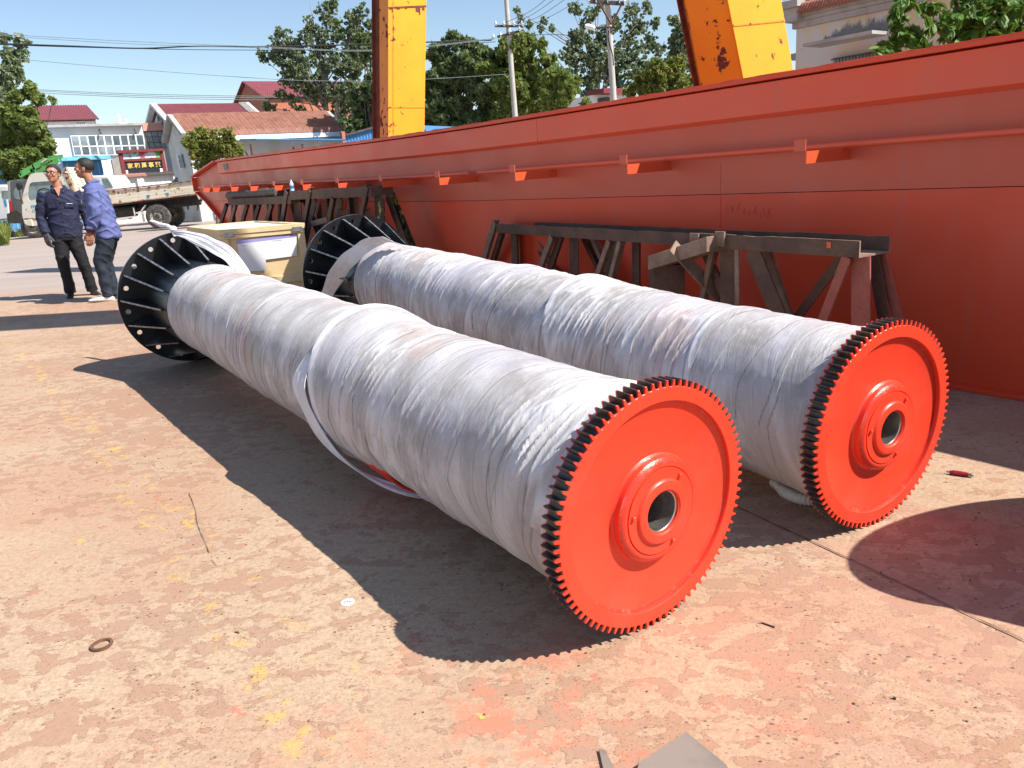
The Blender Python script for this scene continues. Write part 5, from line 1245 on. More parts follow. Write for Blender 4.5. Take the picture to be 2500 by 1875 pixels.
for a in W_: wire(a[0], a[1], a[2], a[3], M[a[4]], a[5])

# ============================================================ TREES
def leaves(blobs, n, size, seed, spread=1.0, elong=1.6, hollow=.45, down=0.):
    r = np.random.default_rng(seed); K = 26 if spread == 1 else 44; C0 = np.array([b[0] for b in blobs]); R0_ = np.array([b[1] for b in blobs]); nb = len(blobs)
    # every limb carries many small sprays; the sprays carry the leaves
    sc = r.normal(size=(nb, K, 3)); sc /= np.linalg.norm(sc, axis=2)[:, :, None]; rad0 = spread * (hollow + (1.15 - hollow) * r.random((nb, K)) ** .7)
    SCn = C0[:, None, :] + sc * (R0_[:, None] * rad0)[:, :, None]; SR = R0_[:, None] * ((.11 + .22 * r.random((nb, K))) if spread == 1 else (.07 + .17 * r.random((nb, K)) ** 2))
    SCn = SCn.reshape(-1, 3); SR = SR.reshape(-1); w = SR ** 2; idx = r.choice(nb * K, n, p=w / w.sum())
    d = r.normal(size=(n, 3)); P = SCn[idx] + d * (SR[idx] * .58)[:, None] * np.array([1, 1, .8])
    # leaf frames
    a = r.normal(size=(n, 3)); a[:, 2] -= down; a /= np.linalg.norm(a, axis=1)[:, None]
    b = np.cross(a, r.normal(size=(n, 3))); b /= np.linalg.norm(b, axis=1)[:, None]
    s = size * (.6 + .8 * r.random(n)); sa = (a * (s * elong / 2)[:, None]); sb = (b * (s / 2)[:, None]); nn = np.cross(a, b) * (s * .18)[:, None]
    V = np.stack([P - sa, P + sb - nn, P + sa, P - sb - nn], 1).reshape(-1, 3)
    Fq = np.arange(4 * n).reshape(-1, 4); sh = np.repeat(r.random(n) * .6 + .4 * r.random(nb * K)[idx], 4)
    return V, Fq, sh
def tree(label, Y, base, blobs, n, size, leaf, bark, seed, hollow=.45, elong=1.6, spread=1.0, trunk=.16, fork=.45, cat='tree', name='tree', down=0, depth=1.0, group=None, branches=True):
    rr = random.Random(seed); B = []
    for (x, y, r) in blobs:
        R = r * .86 * Y / FOC; c = atY(x, y, Y + rr.uniform(-1.2, 1.2) * R * depth); B.append((c, R))
    for c, R in list(B):
        for _ in range(3):
            dd_ = Vector((rr.gauss(0, 1), rr.gauss(0, 1), rr.gauss(0, 1))).normalized(); B.append((c + dd_ * R * rr.uniform(.75, 1.25), R * rr.uniform(.3, .55)))
    B = [(c, R * (.82 if i < len(blobs) else 1)) for i, (c, R) in enumerate(B)]
    g = atY(base[0], base[1], Y); g.z = 0
    root = thing(name, label, cat, g, group)
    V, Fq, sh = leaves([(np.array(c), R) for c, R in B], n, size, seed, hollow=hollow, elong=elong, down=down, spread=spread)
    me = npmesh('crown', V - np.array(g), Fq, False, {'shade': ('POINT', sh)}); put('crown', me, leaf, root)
    zs = sorted(c.z for c, R in B); low = zs[max(0, len(zs) // 5)]; top = max(c.z for c, R in B); cx = sum((c for c, R in B), Vector()) / len(B)
    m = MB(); f = Vector((g.x * .5 + cx.x * .5, g.y * .5 + cx.y * .5, max(.6, low * fork + .2)))
    tt = Vector((cx.x, cx.y, top)); m.tube([g, g.lerp(f, .5) + Vector((.05, 0, 0)), f, f.lerp(tt, .5) + Vector((.1, 0, 0)), tt], [trunk, trunk * .85, trunk * .7, trunk * .4, trunk * .08], 9); m.build('trunk', bark, root, smooth=True)
    if branches:
        for c, R in B[:len(blobs)]:
            s = f.lerp(tt, rr.uniform(0, .6)); mid = s.lerp(c, .5) + Vector((rr.uniform(-.2, .2), 0, rr.uniform(0, .4))) * R
            m = MB(); m.tube([s, mid, c, c + (c - mid) * .15], [trunk * .30, trunk * .16, trunk * .07, .004], 5); m.build('branch', bark, root, smooth=True)
    return root
def fill(x0, x1, y0, y1, n, r0, r1, seed, shape=None):
    rr = random.Random(seed); out = []
    while len(out) < n:
        x, y = rr.uniform(x0, x1), rr.uniform(y0, y1)
        if shape is None or shape(x, y): out.append((x, y, rr.uniform(r0, r1)))
    return out
tree('bright green broad leaved tree behind the small white van at the left', 38, (85, 560), fill(5, 125, 235, 420, 30, 19, 30, 1, lambda x, y: ((x - 65) / 60) ** 2 + ((y - 340) / 120) ** 2 < 1) + [(75, 215, 16), (45, 235, 20), (128, 245, 8), (98, 240, 16), (80, 400, 36), (35, 400, 30), (108, 390, 26)], 24000, .15, M['leaf_bright'], M['bark'], 1, elong=1.7)
tree('tall dark green tree at the left edge above the bright green one', 50, (-10, 560), fill(-80, 44, 100, 330, 16, 22, 36, 2, lambda x, y: x < 46 - abs(y - 150) * .12) + [(10, 95, 12), (30, 150, 14), (48, 190, 9)], 11000, .20, M['leaf_pop'], M['bark'], 2)
pb = [(690, 102, 26), (660, 135, 20), (640, 140, 14), (705, 150, 30), (735, 110, 24), (760, 80, 26), (740, 165, 38), (780, 130, 34), (790, 30, 20), (805, 12, 16), (812, 50, 24), (830, 90, 30), (790, 180, 34), (835, 150, 36), (700, 185, 26), (690, 235, 14), (720, 250, 16), (668, 270, 14), (650, 262, 12), (745, 215, 26), (790, 230, 30), (830, 220, 34), (700, 280, 12), (735, 275, 14), (865, 45, 24), (885, 20, 12), (872, 100, 30), (880, 160, 34), (820, 290, 20), (860, 270, 30), (900, 60, 20), (905, 110, 30), (845, 240, 26)]
tree('tall airy poplar left of the yellow crane leg, its crown against the sky', 44, (838, 540), pb, 23000, .135, M['leaf_pop'], M['bark_p'], 3, hollow=.1, trunk=.2, elong=1.2, spread=1.35)
tree('dense dark green tree close behind the left edge of the tall crane leg', 40, (895, 540), fill(868, 960, 95, 330, 18, 24, 36, 4) + [(880, 290, 30), (860, 310, 22)], 15000, .15, M['leaf_dark'], M['bark'], 4)
tree('dense dark willow like tree just right of the tall yellow crane leg', 34, (1120, 540), fill(1045, 1190, 115, 330, 36, 26, 40, 5, lambda x, y: y > 125 + abs(x - 1110) * .12) + [(1100, 108, 20), (1130, 105, 18), (1060, 130, 22), (1160, 125, 20)], 36000, .115, M['leaf_dark'], M['bark'], 5, elong=2.4, down=.6)
tree('dense green tree behind the thin utility pole, brighter at its right side', 33, (1270, 540), fill(1205, 1330, 110, 290, 30, 24, 38, 6, lambda x, y: y > 105 + abs(x - 1260) * .3) + [(1240, 100, 18), (1275, 98, 20), (1300, 110, 16)], 34000, .115, M['leaf_bright'], M['bark'], 6, elong=2.2, down=.5)
tree('low bright green shrub like tree leaning over the girder between the two poles', 31, (1380, 540), fill(1340, 1410, 190, 268, 12, 18, 28, 7) + [(1360, 180, 16), (1430, 255, 12)], 11000, .115, M['leaf_bright'], M['bark'], 7, elong=2)
tp = [(1410, 25, 12), (1395, 18, 8), (1440, 35, 14), (1460, 20, 14), (1430, 60, 10), (1540, 30, 18), (1565, 60, 18), (1580, 20, 12), (1600, 55, 10), (1540, 90, 24), (1500, 60, 20), (1470, 90, 20), (1430, 95, 20), (1400, 100, 16), (1390, 130, 22), (1420, 140, 26), (1460, 140, 28), (1510, 140, 30), (1550, 140, 28), (1590, 110, 18), (1610, 120, 14), (1400, 180, 22), (1440, 190, 26), (1490, 190, 28), (1540, 190, 26), (1440, 225, 18), (1580, 165, 22), (1330, 50, 8), (1350, 70, 8), (1320, 70, 8), (1290, 60, 8), (1262, 25, 7), (1270, 45, 8)]
tree('tall sparse poplar behind the thicker utility pole with sky showing through', 46, (1470, 540), tp, 23000, .13, M['leaf_pop'], M['bark_p'], 8, hollow=.1, trunk=.16, elong=1.2, spread=1.45)
tree('slender poplar beside the upper left of the broad crane leg', 46, (1660, 540), [(1645, 50, 12), (1660, 75, 18), (1680, 60, 14), (1650, 105, 18), (1680, 110, 22), (1640, 135, 18), (1675, 150, 24)], 5000, .14, M['leaf_pop'], M['bark_p'], 9, hollow=.1, trunk=.10, elong=1.2, spread=1.4)
tree('yellow tinged leafy tree over the short white wall left of the broad crane leg', 34, (1600, 540), fill(1560, 1700, 150, 225, 20, 18, 26, 10, lambda x, y: y > 150 + abs(x - 1650) * .25) + [(1540, 225, 18), (1570, 200, 20)], 15000, .11, M['leaf_yel'], M['bark'], 10, elong=1.8)
tree('small round yellow green tree in front of the terracotta roofed house', 30, (528, 540), fill(470, 580, 325, 395, 22, 14, 22, 11, lambda x, y: ((x - 525) / 62) ** 2 + ((y - 360) / 48) ** 2 < 1) + [(505, 320, 10), (545, 322, 10), (590, 370, 10), (465, 350, 9), (515, 400, 20), (525, 350, 30), (500, 370, 24), (555, 372, 24)], 8000, .085, M['leaf_yel'], M['bark'], 12, hollow=.2, elong=1.6, trunk=.06)
# the walnut branches hanging over the girder at the right
TY = 8.2
wb = [(2200, 30, 24), (2190, 60, 18), (2215, 85, 24), (2180, 110, 22), (2150, 122, 14), (2240, 105, 26), (2215, 5, 16), (2270, 20, 18), (2310, 45, 20), (2330, 80, 26), (2370, 60, 34), (2360, 10, 30), (2410, 30, 36), (2440, 75, 34), (2480, 40, 34), (2400, 100, 26), (2500, 90, 30), (2460, 5, 30), (2520, 20, 34), (2290, 60, 12), (2350, 110, 20)]
wr_ = tree('broad glossy leaved walnut tree over the girder at the upper right corner', TY, (2430, 600), wb, 2600, .050, M['leaf_wal'], M['bark'], 14, hollow=.2, elong=2.1, trunk=.07, down=.7, depth=.6)
rr = random.Random(33); m = MB()
prof = [(0, .0), (.25, .20), (.5, .25), (.75, .17), (1, 0)]
vs = [(0, 0, 0)]; 
m = MB(); vs = [(x, 0, -.10 * x * x) for x, w in prof] + [(x, w, .04 - .10 * x * x) for x, w in prof[1:4]] + [(x, -w, .04 - .10 * x * x) for x, w in prof[1:4]]
m.add(vs, [(0, 1, 5), (1, 2, 6, 5), (2, 3, 7, 6), (3, 4, 7), (0, 8, 1), (1, 8, 9, 2), (2, 9, 10, 3), (3, 10, 4)])
LF = m.mesh('leaf', fix=False); at_ = LF.attributes.new('shade', 'FLOAT', 'POINT'); LF.materials.append(M['leaf_wal'])
LFs = []
for s_ in (.15, .45, .8, .97):
    c = LF.copy(); c.attributes['shade'].data.foreach_set('value', [s_] * len(c.vertices)); LFs.append(c)
base_ = WL[wr_.name]; cnt = 0
for k in range(40):
    x, y, r = rr.choice(wb); c = atY(x + rr.uniform(-r, r), y + rr.uniform(-r, r) * .9, TY - rr.uniform(.1, .35))
    dirn = Vector((rr.uniform(-1, 1), rr.uniform(-.8, .1), rr.uniform(-.9, .1))).normalized()
    for j in range(rr.choice((5, 6, 7))):
        lf = bpy.data.objects.new('leaf', rr.choice(LFs)); COL.objects.link(lf); lf.parent = wr_; cnt += 1
        side = dirn.cross(Vector((rr.uniform(-.3, .3), -.6, 1))).normalized(); dv_ = (dirn + side * ((j - 3) * .38)).normalized() + Vector((0, 0, -.25)); s = rr.uniform(.10, .155)
        q = dv_.to_track_quat('X', 'Z'); lf.matrix_basis = Matrix.Translation(c - base_ + dirn * .012 * j) @ q.to_matrix().to_4x4() @ Matrix.Rotation(rr.uniform(-.7, .7), 4, 'X') @ Matrix.Scale(s, 4)
# weeds at the left edge
def weeds(name, label, x0, x1, y0, y1, n, h, seed, stuff=True, cat=None):
    r = np.random.default_rng(seed); rr = random.Random(seed); V = []; Fq = []; sh = []
    for i in range(n):
        g = gp(rr.uniform(x0, x1), rr.uniform(y0, y1)); a = rr.uniform(0, 2 * pi); hh = h * rr.uniform(.4, 1); w = .006 * hh / .4 + .005
        lean = Vector((cos(a), sin(a), 0)) * hh * rr.uniform(.1, .6); s = Vector((-sin(a), cos(a), 0)) * w; z0 = rr.uniform(0, .3) * hh
        b = len(V); p1 = g + lean * .4 + ZZ * hh * .6; p2 = g + lean + ZZ * hh
        V += [g - s + ZZ * z0, g + s + ZZ * z0, p1 + s, p1 - s, p1 - s, p1 + s, p2 + s * .1, p2 - s * .1]; Fq += [(b, b + 1, b + 2, b + 3), (b + 4, b + 5, b + 6, b + 7)]; sh += [rr.random()] * 8
    me = npmesh(name, [tuple(v) for v in V], Fq, False, {'shade': ('POINT', sh)}); o = put(name, me, M['weed'])
    return tag(o, label, cat, kind='stuff' if stuff else None)
weeds('weeds', None, -60, 24, 572, 600, 4200, .8, 3); weeds('weeds', None, 20, 62, 571, 579, 260, .35, 4)
# ============================================================ VEHICLES
from mathutils.geometry import tessellate_polygon
def plate_hole(outer, holes, t, at, name, mat, parent, dirv=Vector((0, 1, 0))):
    loops = [[at(*p) for p in l] for l in [outer] + holes]; pts = [p for l in loops for p in l]; n = len(pts)
    tri = tessellate_polygon(loops); D = dirv * t; m = MB(); v = pts + [p + D for p in pts]
    m.add(v, [tuple(q) for q in tri] + [tuple(n + i for i in q[::-1]) for q in tri]); b = 0
    for l in loops:
        k = len(l); m.add([v[b + i] for i in range(k)] + [v[n + b + i] for i in range(k)], [(i, (i + 1) % k, k + (i + 1) % k, k + i) for i in range(k)]); b += k
    return m.build(name, mat, parent)
def prism_at(pts, t, at, name, mat, parent, off=0, bevel=0, **k):
    q = [at(*p) + Vector((0, off, 0)) for p in pts]; return MB().prism(q, Vector((0, t, 0))).build(name, mat, parent, bevel=bevel, **k)
def road_wheel(c, r, w, parent, name='wheel', front=True):
    m = MB(); m.lathe([(-w / 2, r * .62), (-w / 2, r * .80), (-w / 2 + .02, r * .97), (-w * .25, r), (w * .25, r), (w / 2, r * .93), (w / 2, r * .6)], 40, axis='y', c=c); wh = m.build(name, M['rubber'], parent, smooth=True)
    m = MB(); m.lathe([(-w / 2 + .015, r * .62), (-w / 2 - .005, r * .60), (-w / 2 + .03, r * .56), (-w / 2 + .07, r * .40), (-w / 2 + .05, r * .36), (-w / 2 + .02, r * .20), (-w / 2 + .01, 0)], 32, axis='y', c=c); m.build('rim', M['rim'], wh, smooth=True, angle=35)
    m = MB(); m.lathe([(-w / 2 + .012, r * .2), (-w / 2 - .02, r * .17), (-w / 2 - .025, 0)], 16, axis='y', c=c); m.build('hub_cap', M['iron'], wh)
    return wh
TYY = 32.0
def tk(x, y): return atY(x, y, TYY)
def z5(x, y): return (x / 5.927, y / 5.927 + 380)
def z7(x, y): return (x / 4.424, y / 4.424 + 400)
rwc = tk(384, 528)
gz = 0.0; rwr = rwc.z
tb = Vector((rwc.x, TYY, 0))
tk_ = thing('flatbed_truck', 'old dirty white flatbed truck with rusty cream bed behind the two men', 'truck', tb); WL[tk_.name] = tb.copy()
T5 = lambda x, y: tk(*z5(x, y)); T7 = lambda x, y: tk(*z7(x, y))
cab_o = [(345, 960), (322, 860), (315, 700), (330, 560), (372, 420), (408, 320), (440, 272), (520, 248), (700, 236), (880, 228), (960, 300), (1010, 480), (1020, 760), (1020, 950), (700, 965), (640, 1000), (560, 1005), (480, 1020), (400, 1010)]
win = [(398, 560), (410, 470), (432, 405), (470, 385), (640, 372), (880, 362), (930, 480), (935, 590), (700, 600), (560, 615), (440, 655), (415, 640)]
plate_hole(cab_o, [win], .04, lambda x, y: T5(x, y), 'cab_side', M['truck_w'], tk_)
prism_at([z5(*p) for p in cab_o[:12] + [(1020, 640), (400, 690)]][0:0] or [z5(*p) for p in [(315, 700), (330, 560), (372, 420), (408, 320), (440, 272), (520, 248), (540, 262), (455, 290), (420, 335), (385, 430), (345, 560), (330, 700)]], 1.6, tk, 'front_pillar', M['truck_w'], tk_, off=.041)
prism_at([z5(*p) for p in [(520, 248), (700, 236), (880, 228), (960, 300), (950, 310), (875, 245), (700, 252), (530, 264)]], 1.6, tk, 'cab_roof', M['truck_w'], tk_, off=.041)
prism_at([z5(*p) for p in [(345, 960), (322, 860), (315, 702), (1020, 702), (1020, 950)]], 1.55, tk, 'cab_body', M['truck_w'], tk_, off=.045)
prism_at([z5(*p) for p in [(980, 330), (1010, 480), (1018, 700), (960, 700), (955, 480), (945, 330)]], 1.55, tk, 'cab_back', M['truck_w'], tk_, off=.045)
prism_at([z5(*p) for p in [(480, 560), (900, 545), (900, 700), (480, 700)]], .5, tk, 'seat', M['chas'], tk_, off=.5)
prism_at([z5(*p) for p in [(480, 400), (860, 390), (900, 540), (470, 560)]], .02, tk, 'far_window', M['glass'], tk_, off=1.5)
prism_at([z5(*p) for p in win], .01, tk, 'dark_window_pane', M['carglass'], tk_, off=.05)  # dark pane stands in for the shaded cab interior
c = T5(640, 540) + Vector((0, .03, 0)); pts = [c + Vector((cos(a) * .28 - sin(a) * .02, sin(a) * .01, sin(a) * .17)) for a in np.linspace(0, 2 * pi, 25)]
MB().tube(pts, .018, 6, cap=False).build('steering_wheel', M['black_pl'], tk_)
prism_at([z5(*p) for p in [(430, 640), (500, 500), (620, 520), (700, 600)]], .6, tk, 'dashboard', M['chas'], tk_, off=.3)
prism_at([z5(*p) for p in [(345, 905), (1020, 905), (1020, 930), (350, 930)]], .01, tk, 'side_trim', M['bed_rust'], tk_, off=-.012)
prism_at([z5(*p) for p in [(350, 935), (470, 920), (480, 1018), (400, 1012), (362, 985)]], 1.7, tk, 'bumper', M['truck_w'], tk_, off=-.05, bevel=.02)
m_ = prism_at([z5(*p) for p in [(262, 400), (290, 388), (315, 430), (318, 480), (285, 500), (265, 460)]], .22, tk, 'mirror', M['black_pl'], tk_, off=-.15, bevel=.02)
MB().tube([T5(300, 480) + Vector((0, -.1, 0)), T5(310, 600) + Vector((0, -.05, 0)), T5(330, 690)], .03, 6).build('mirror_arm', M['rust'], tk_)
def strokes(parent, x, y, sx, sy, pat, atf, mat, off=-.02):
    for (a, b, w, h) in pat:
        q = [(x + a * sx, y + b * sy), (x + (a + w) * sx, y + b * sy), (x + (a + w) * sx, y + (b + h) * sy), (x + a * sx, y + (b + h) * sy)]
        m = MB(); m.prism([atf(*p) + Vector((0, off, 0)) for p in q], Vector((0, .008, 0))); m.build('door_lettering', mat, parent)
PT = [(0, 0, 1, .15), (.4, 0, .18, 1), (0, .45, 1, .14), (0, .85, 1, .15), (.1, .2, .15, .3), (.75, .5, .15, .4)]
for i in range(3): strokes(tk_, 455 + i * 30, 712, 22, 30, PT, T5, M['blue_txt'])
for i in range(4): strokes(tk_, 470 + i * 26, 778, 18, 26, [PT[0], PT[1], PT[3]], T5, M['blue_txt'])
# headboard
prism_at([z5(*p) for p in [(893, 215), (945, 165), (962, 172), (915, 222), (1010, 330), (1085, 520), (1060, 530)]], .07, tk, 'headboard_frame', M['bed_rust'], tk_, off=-.02)
prism_at([z5(*p) for p in [(945, 165), (985, 185), (1110, 520), (1085, 525)]], 1.7, tk, 'headboard', M['bed'], tk_, off=.0)
for p in ((925, 225), (960, 300), (1000, 400)): prism_at([z5(*q) for q in [(p[0], p[1]), (p[0] + 45, p[1] - 12), (p[0] + 48, p[1] + 2), (p[0] + 3, p[1] + 14)]], .06, tk, 'headboard_rail', M['bed_rust'], tk_, off=-.05)
# bed: three pressed boards along the near side with an upper open rail
def lin(x, a, b): return a[1] + (b[1] - a[1]) * (x - a[0]) / (b[0] - a[0])
def board(a, b, h, name, mat, off=0, t=.04, bevel=0): return prism_at([z7(*p) for p in [a, b, (b[0] + 4, b[1] + h), (a[0] + 4, a[1] + h)]], t, tk, name, mat, tk_, off=off, bevel=bevel)
board((815, 318), (2108, 176), 14, 'top_rail', M['bed_rust'], -.03, .08)
board((820, 333), (2110, 195), 44, 'upper_board', M['bed'], .02)
for x in (1215, 1345, 1478, 1598, 1700, 1822, 1000, 900): board((x, lin(x, (820, 333), (2110, 195)) - 4), (x + 22, lin(x, (820, 333), (2110, 195)) - 6), 54, 'stake', M['bed_rust'], -.02)
for k, (o, h) in enumerate(((50, 30), (84, 32), (120, 30))):
    board((824, 333 + o), (2118, 193 + o * .92), h, 'side_board', M['bed'], -.03 - .0 * k, .05, .006)
board((824, 480), (2125, 318), 9, 'bed_edge', M['bed_rust'], -.06, .12)
for x in (1130, 1500, 1880, 2110): 
    y = lin(x, (824, 480), (2125, 318)); board((x, y + 2), (x + 40, y - 3), 10, 'red_reflector', M['tail'], -.07, .01)
prism_at([z7(*p) for p in [(824, 486), (2125, 326), (2128, 345), (830, 510)]], 1.75, tk, 'bed_floor', M['chas'], tk_, off=.06)
prism_at([z7(*p) for p in [(2100, 176), (2150, 200), (2178, 300), (2180, 380), (2150, 385), (2118, 320)]], 1.8, tk, 'tailboard', M['truck_w'], tk_, off=-.02)
prism_at([z7(*p) for p in [(820, 335), (2100, 200), (2110, 250), (830, 400)]], .05, tk, 'far_side', M['bed'], tk_, off=1.72)
for i, x in enumerate((1180, 1590, 1800)): strokes(tk_, x, lin(x, (824, 417), (2118, 277)), 30, 30, PT if i else PT[:3], T7, M['blue_txt'], off=-.045)
prism_at([z7(*p) for p in [(840, 540), (2050, 425), (2050, 455), (840, 590)]], .08, tk, 'chassis_rail', M['chas'], tk_, off=.35)
prism_at([z7(*p) for p in [(840, 540), (2050, 425), (2050, 455), (840, 590)]], .08, tk, 'chassis_rail', M['chas'], tk_, off=1.2)
m = MB(); m.tube([T7(1215, 530) + Vector((0, .35, 0)), T7(1425, 510) + Vector((0, .35, 0))], .23, 14); m.build('fuel_tank', M['chas'], tk_, smooth=True, angle=50)
prism_at([z7(*p) for p in [(1210, 592), (1490, 558), (1490, 572), (1210, 606)]], .05, tk, 'side_guard', M['truck_w'], tk_, off=-.02)
prism_at([z7(*p) for p in [(1470, 522), (1570, 520), (1575, 538), (1475, 540)]], .06, tk, 'guard_bracket', M['truck_w'], tk_, off=-.02)
prism_at([z7(*p) for p in [(1560, 445), (1578, 445), (1530, 510), (1515, 508)]], .05, tk, 'guard_strut', M['truck_w'], tk_, off=.02)
prism_at([z7(*p) for p in [(1430, 470), (1440, 470), (1460, 560), (1448, 560)]], .05, tk, 'guard_strut', M['truck_w'], tk_, off=.02)
prism_at([z7(*p) for p in [(1990, 430), (2020, 430), (2016, 500), (2004, 500)]], .02, tk, 'mud_flap', M['chas'], tk_, off=.2); prism_at([z7(*p) for p in [(2100, 400), (2150, 395), (2130, 500), (2115, 515), (2118, 450)]], .03, tk, 'torn_flap', M['chas'], tk_, off=.1)
prism_at([z7(*p) for p in [(830, 500), (2090, 345), (2080, 420), (1560, 480), (830, 575)]], .5, tk, 'underframe', M['chas'], tk_, off=.55)
road_wheel(Vector((rwc.x, TYY + .12, rwr)), rwr, .24, tk_); road_wheel(Vector((rwc.x, TYY + 1.55, rwr)), rwr, .24, tk_)
fwx = tk(74, 540).x; road_wheel(Vector((fwx, TYY + .14, rwr * .98)), rwr * .98, .22, tk_); road_wheel(Vector((fwx, TYY + 1.5, rwr * .98)), rwr * .98, .22, tk_)
m = MB(); m.tube([Vector((rwc.x, TYY + .2, rwr)), Vector((rwc.x, TYY + 1.5, rwr))], .07, 8); m.build('axle', M['chas'], tk_)

def car(label, cat, name, Y, D, body, wins, paint, depth, wheels=(), extra=(), group=None):
    at = lambda x, y: atY(x, y, Y)
    b0 = at(*body[0]); root = thing(name, label, cat, Vector((b0.x, Y, 0)), group); WL[root.name] = Vector((b0.x, Y, 0))
    prism_at(body, depth, at, 'body', paint, root, bevel=.06)
    for w in wins: prism_at(w, .02, at, 'window', M['carglass'], root, off=-.012)
    for (x, y, r) in wheels:
        c = at(x, y); R = r * Y / FOC; c.z = R; c.y = Y + .1; road_wheel(c, R, .2, root)
    for (nm, pts, mt, off, t) in extra: prism_at(pts, t, at, nm, M[mt], root, off=off, bevel=.01)
    return root
car('dark grey van seen from behind, half hidden by the front of the truck', 'van', 'parked_van', 35, None,
    [(21, 448), (27, 440), (70, 437), (90, 450), (95, 540), (24, 542), (20, 500)], [[(33, 470), (38, 458), (54, 456), (54, 488), (38, 486), (34, 480)]], M['grey_car'], 3.2,
    wheels=((60, 548, 13),), extra=(('bumper', [(21, 522), (45, 512), (58, 520), (55, 545), (24, 545)], 'chas', -.15, 1.6), ('tail_light', [(23, 492), (29, 490), (32, 516), (26, 518)], 'tail', -.06, .05), ('pillar', [(19, 444), (26, 440), (28, 490), (22, 495)], 'zinc', -.05, .2)))
car('white van with blue side mark cut by the left edge of the picture', 'van', 'parked_van', 40, None, [(-60, 452), (18, 453), (20, 470), (22, 535), (-60, 545)], [[(4, 466), (20, 465), (20, 484), (8, 486), (5, 480)]], M['white_car'], 2.5, wheels=((-20, 550, 11),),
    extra=(('blue_mark', [(9, 488), (14, 487), (18, 502), (13, 504)], 'blue_txt', -.02, .01),))
car('white van parked behind the truck bed just right of the man in blue', 'van', 'parked_van', 37, None, [(158, 470), (172, 434), (215, 429), (262, 428), (276, 446), (280, 475), (282, 540), (158, 540)],
    [[(186, 453), (192, 449), (208, 449), (208, 466), (188, 467)], [(249, 436), (262, 435), (276, 457), (256, 460)]], M['white_car'], 1.8, wheels=((185, 545, 12), (262, 543, 12)))
car('dark teal car showing its roof and rear window over the end of the truck bed', 'car', 'parked_car', 39, None, [(408, 500), (418, 447), (426, 434), (440, 430), (468, 430), (478, 438), (488, 455), (495, 475), (495, 520), (405, 525)],
    [[(421, 444), (428, 436), (466, 433), (473, 440)]], M['teal_car'], 4.2)
# green loading frame on the small lorry behind
gf = thing('conveyor_frame', 'bright green inclined steel loading frame in front of the bright green tree', 'loading frame', Vector((atY(60, 430, 35.5).x, 35.5, 0))); WL[gf.name] = Vector((atY(60, 430, 35.5).x, 35.5, 0))
G5 = lambda x, y, o=0: atY(*z5(x, y), 35.5) + Vector((0, o, 0))
def gbar(a, b, w, nm='beam', off=0): return MB().bar(G5(*a, off), G5(*b, off), w, .08, side=Vector((0, 0, 1))).build(nm, M['green'], gf)
gbar((285, 300), (690, 60), .16, 'main_beam'); gbar((310, 235), (640, 45), .07, 'hand_rail'); gbar((310, 235), (300, 290), .07, 'upright'); gbar((475, 130), (490, 170), .07, 'upright')
gbar((680, 58), (910, 15), .10, 'top_beam'); gbar((700, 20), (910, -10), .05, 'hand_rail'); gbar((460, 190), (470, 262), .10, 'leg'); gbar((495, 170), (505, 260), .10, 'leg'); gbar((455, 235), (510, 228), .08, 'cross_beam')
gbar((285, 300), (690, 60), .16, 'main_beam', .9); prism_at([z5(*p) for p in [(595, 88), (670, 38), (680, 52), (605, 104)]], .02, lambda x, y: atY(x, y, 35.42), 'plate', M['bed'], gf)
for x in (288, 700): q = G5(x, 280); MB().tube([Vector((q.x, 35.6, 0)), Vector((q.x, 35.6, G5(x, 290 if x < 400 else 60).z))], .05, 6).build('prop', M['green'], gf)
# ============================================================ PEOPLE
def remesh(mb, voxel, name, mats, parent, smooth_it=6, fold=None):
    me = mb.mesh(name + '_raw'); o = bpy.data.objects.new(name + '_raw', me); COL.objects.link(o)
    r = o.modifiers.new('r', 'REMESH'); r.mode = 'VOXEL'; r.voxel_size = voxel
    s = o.modifiers.new('s', 'SMOOTH'); s.iterations = smooth_it; s.factor = .5
    dg = bpy.context.evaluated_depsgraph_get(); dg.update(); m2 = bpy.data.meshes.new_from_object(o.evaluated_get(dg)); bpy.data.objects.remove(o)
    n = len(m2.vertices); co = np.empty(n * 3, np.float32); m2.vertices.foreach_get('co', co); co = co.reshape(-1, 3)
    if fold:
        nr = np.empty(n * 3, np.float32); m2.vertices.foreach_get('normal', nr); nr = nr.reshape(-1, 3)
        co = co + nr * fold(co)[:, None]; m2.vertices.foreach_set('co', co.astype(np.float32).ravel())
    m2.polygons.foreach_set('use_smooth', [True] * len(m2.polygons)); m2.update(); m2.materials.clear()
    return put(name, m2, mats, parent)
def limb(m, pts, n=16):
    """pts: (x, y, z, rx, ry) elliptical sections joined smoothly"""
    P = [Vector(p[:3]) for p in pts]
    base = len(m.v)
    for i, p in enumerate(pts):
        d = (P[min(i + 1, len(P) - 1)] - P[max(i - 1, 0)]).normalized()
        sx = Vector((1, 0, 0)); sx = (sx - d * sx.dot(d)).normalized(); sy = d.cross(sx)
        m.v += [P[i] + sx * p[3] * cos(2 * pi * k / n) + sy * p[4] * sin(2 * pi * k / n) for k in range(n)]
    for i in range(len(pts) - 1):
        for k in range(n): m.f.append([base + i * n + k, base + i * n + (k + 1) % n, base + (i + 1) * n + (k + 1) % n, base + (i + 1) * n + k]); m.m.append(0)
    m.f.append([base + k for k in range(n)][::-1]); m.m.append(0); m.f.append([base + (len(pts) - 1) * n + k for k in range(n)]); m.m.append(0)
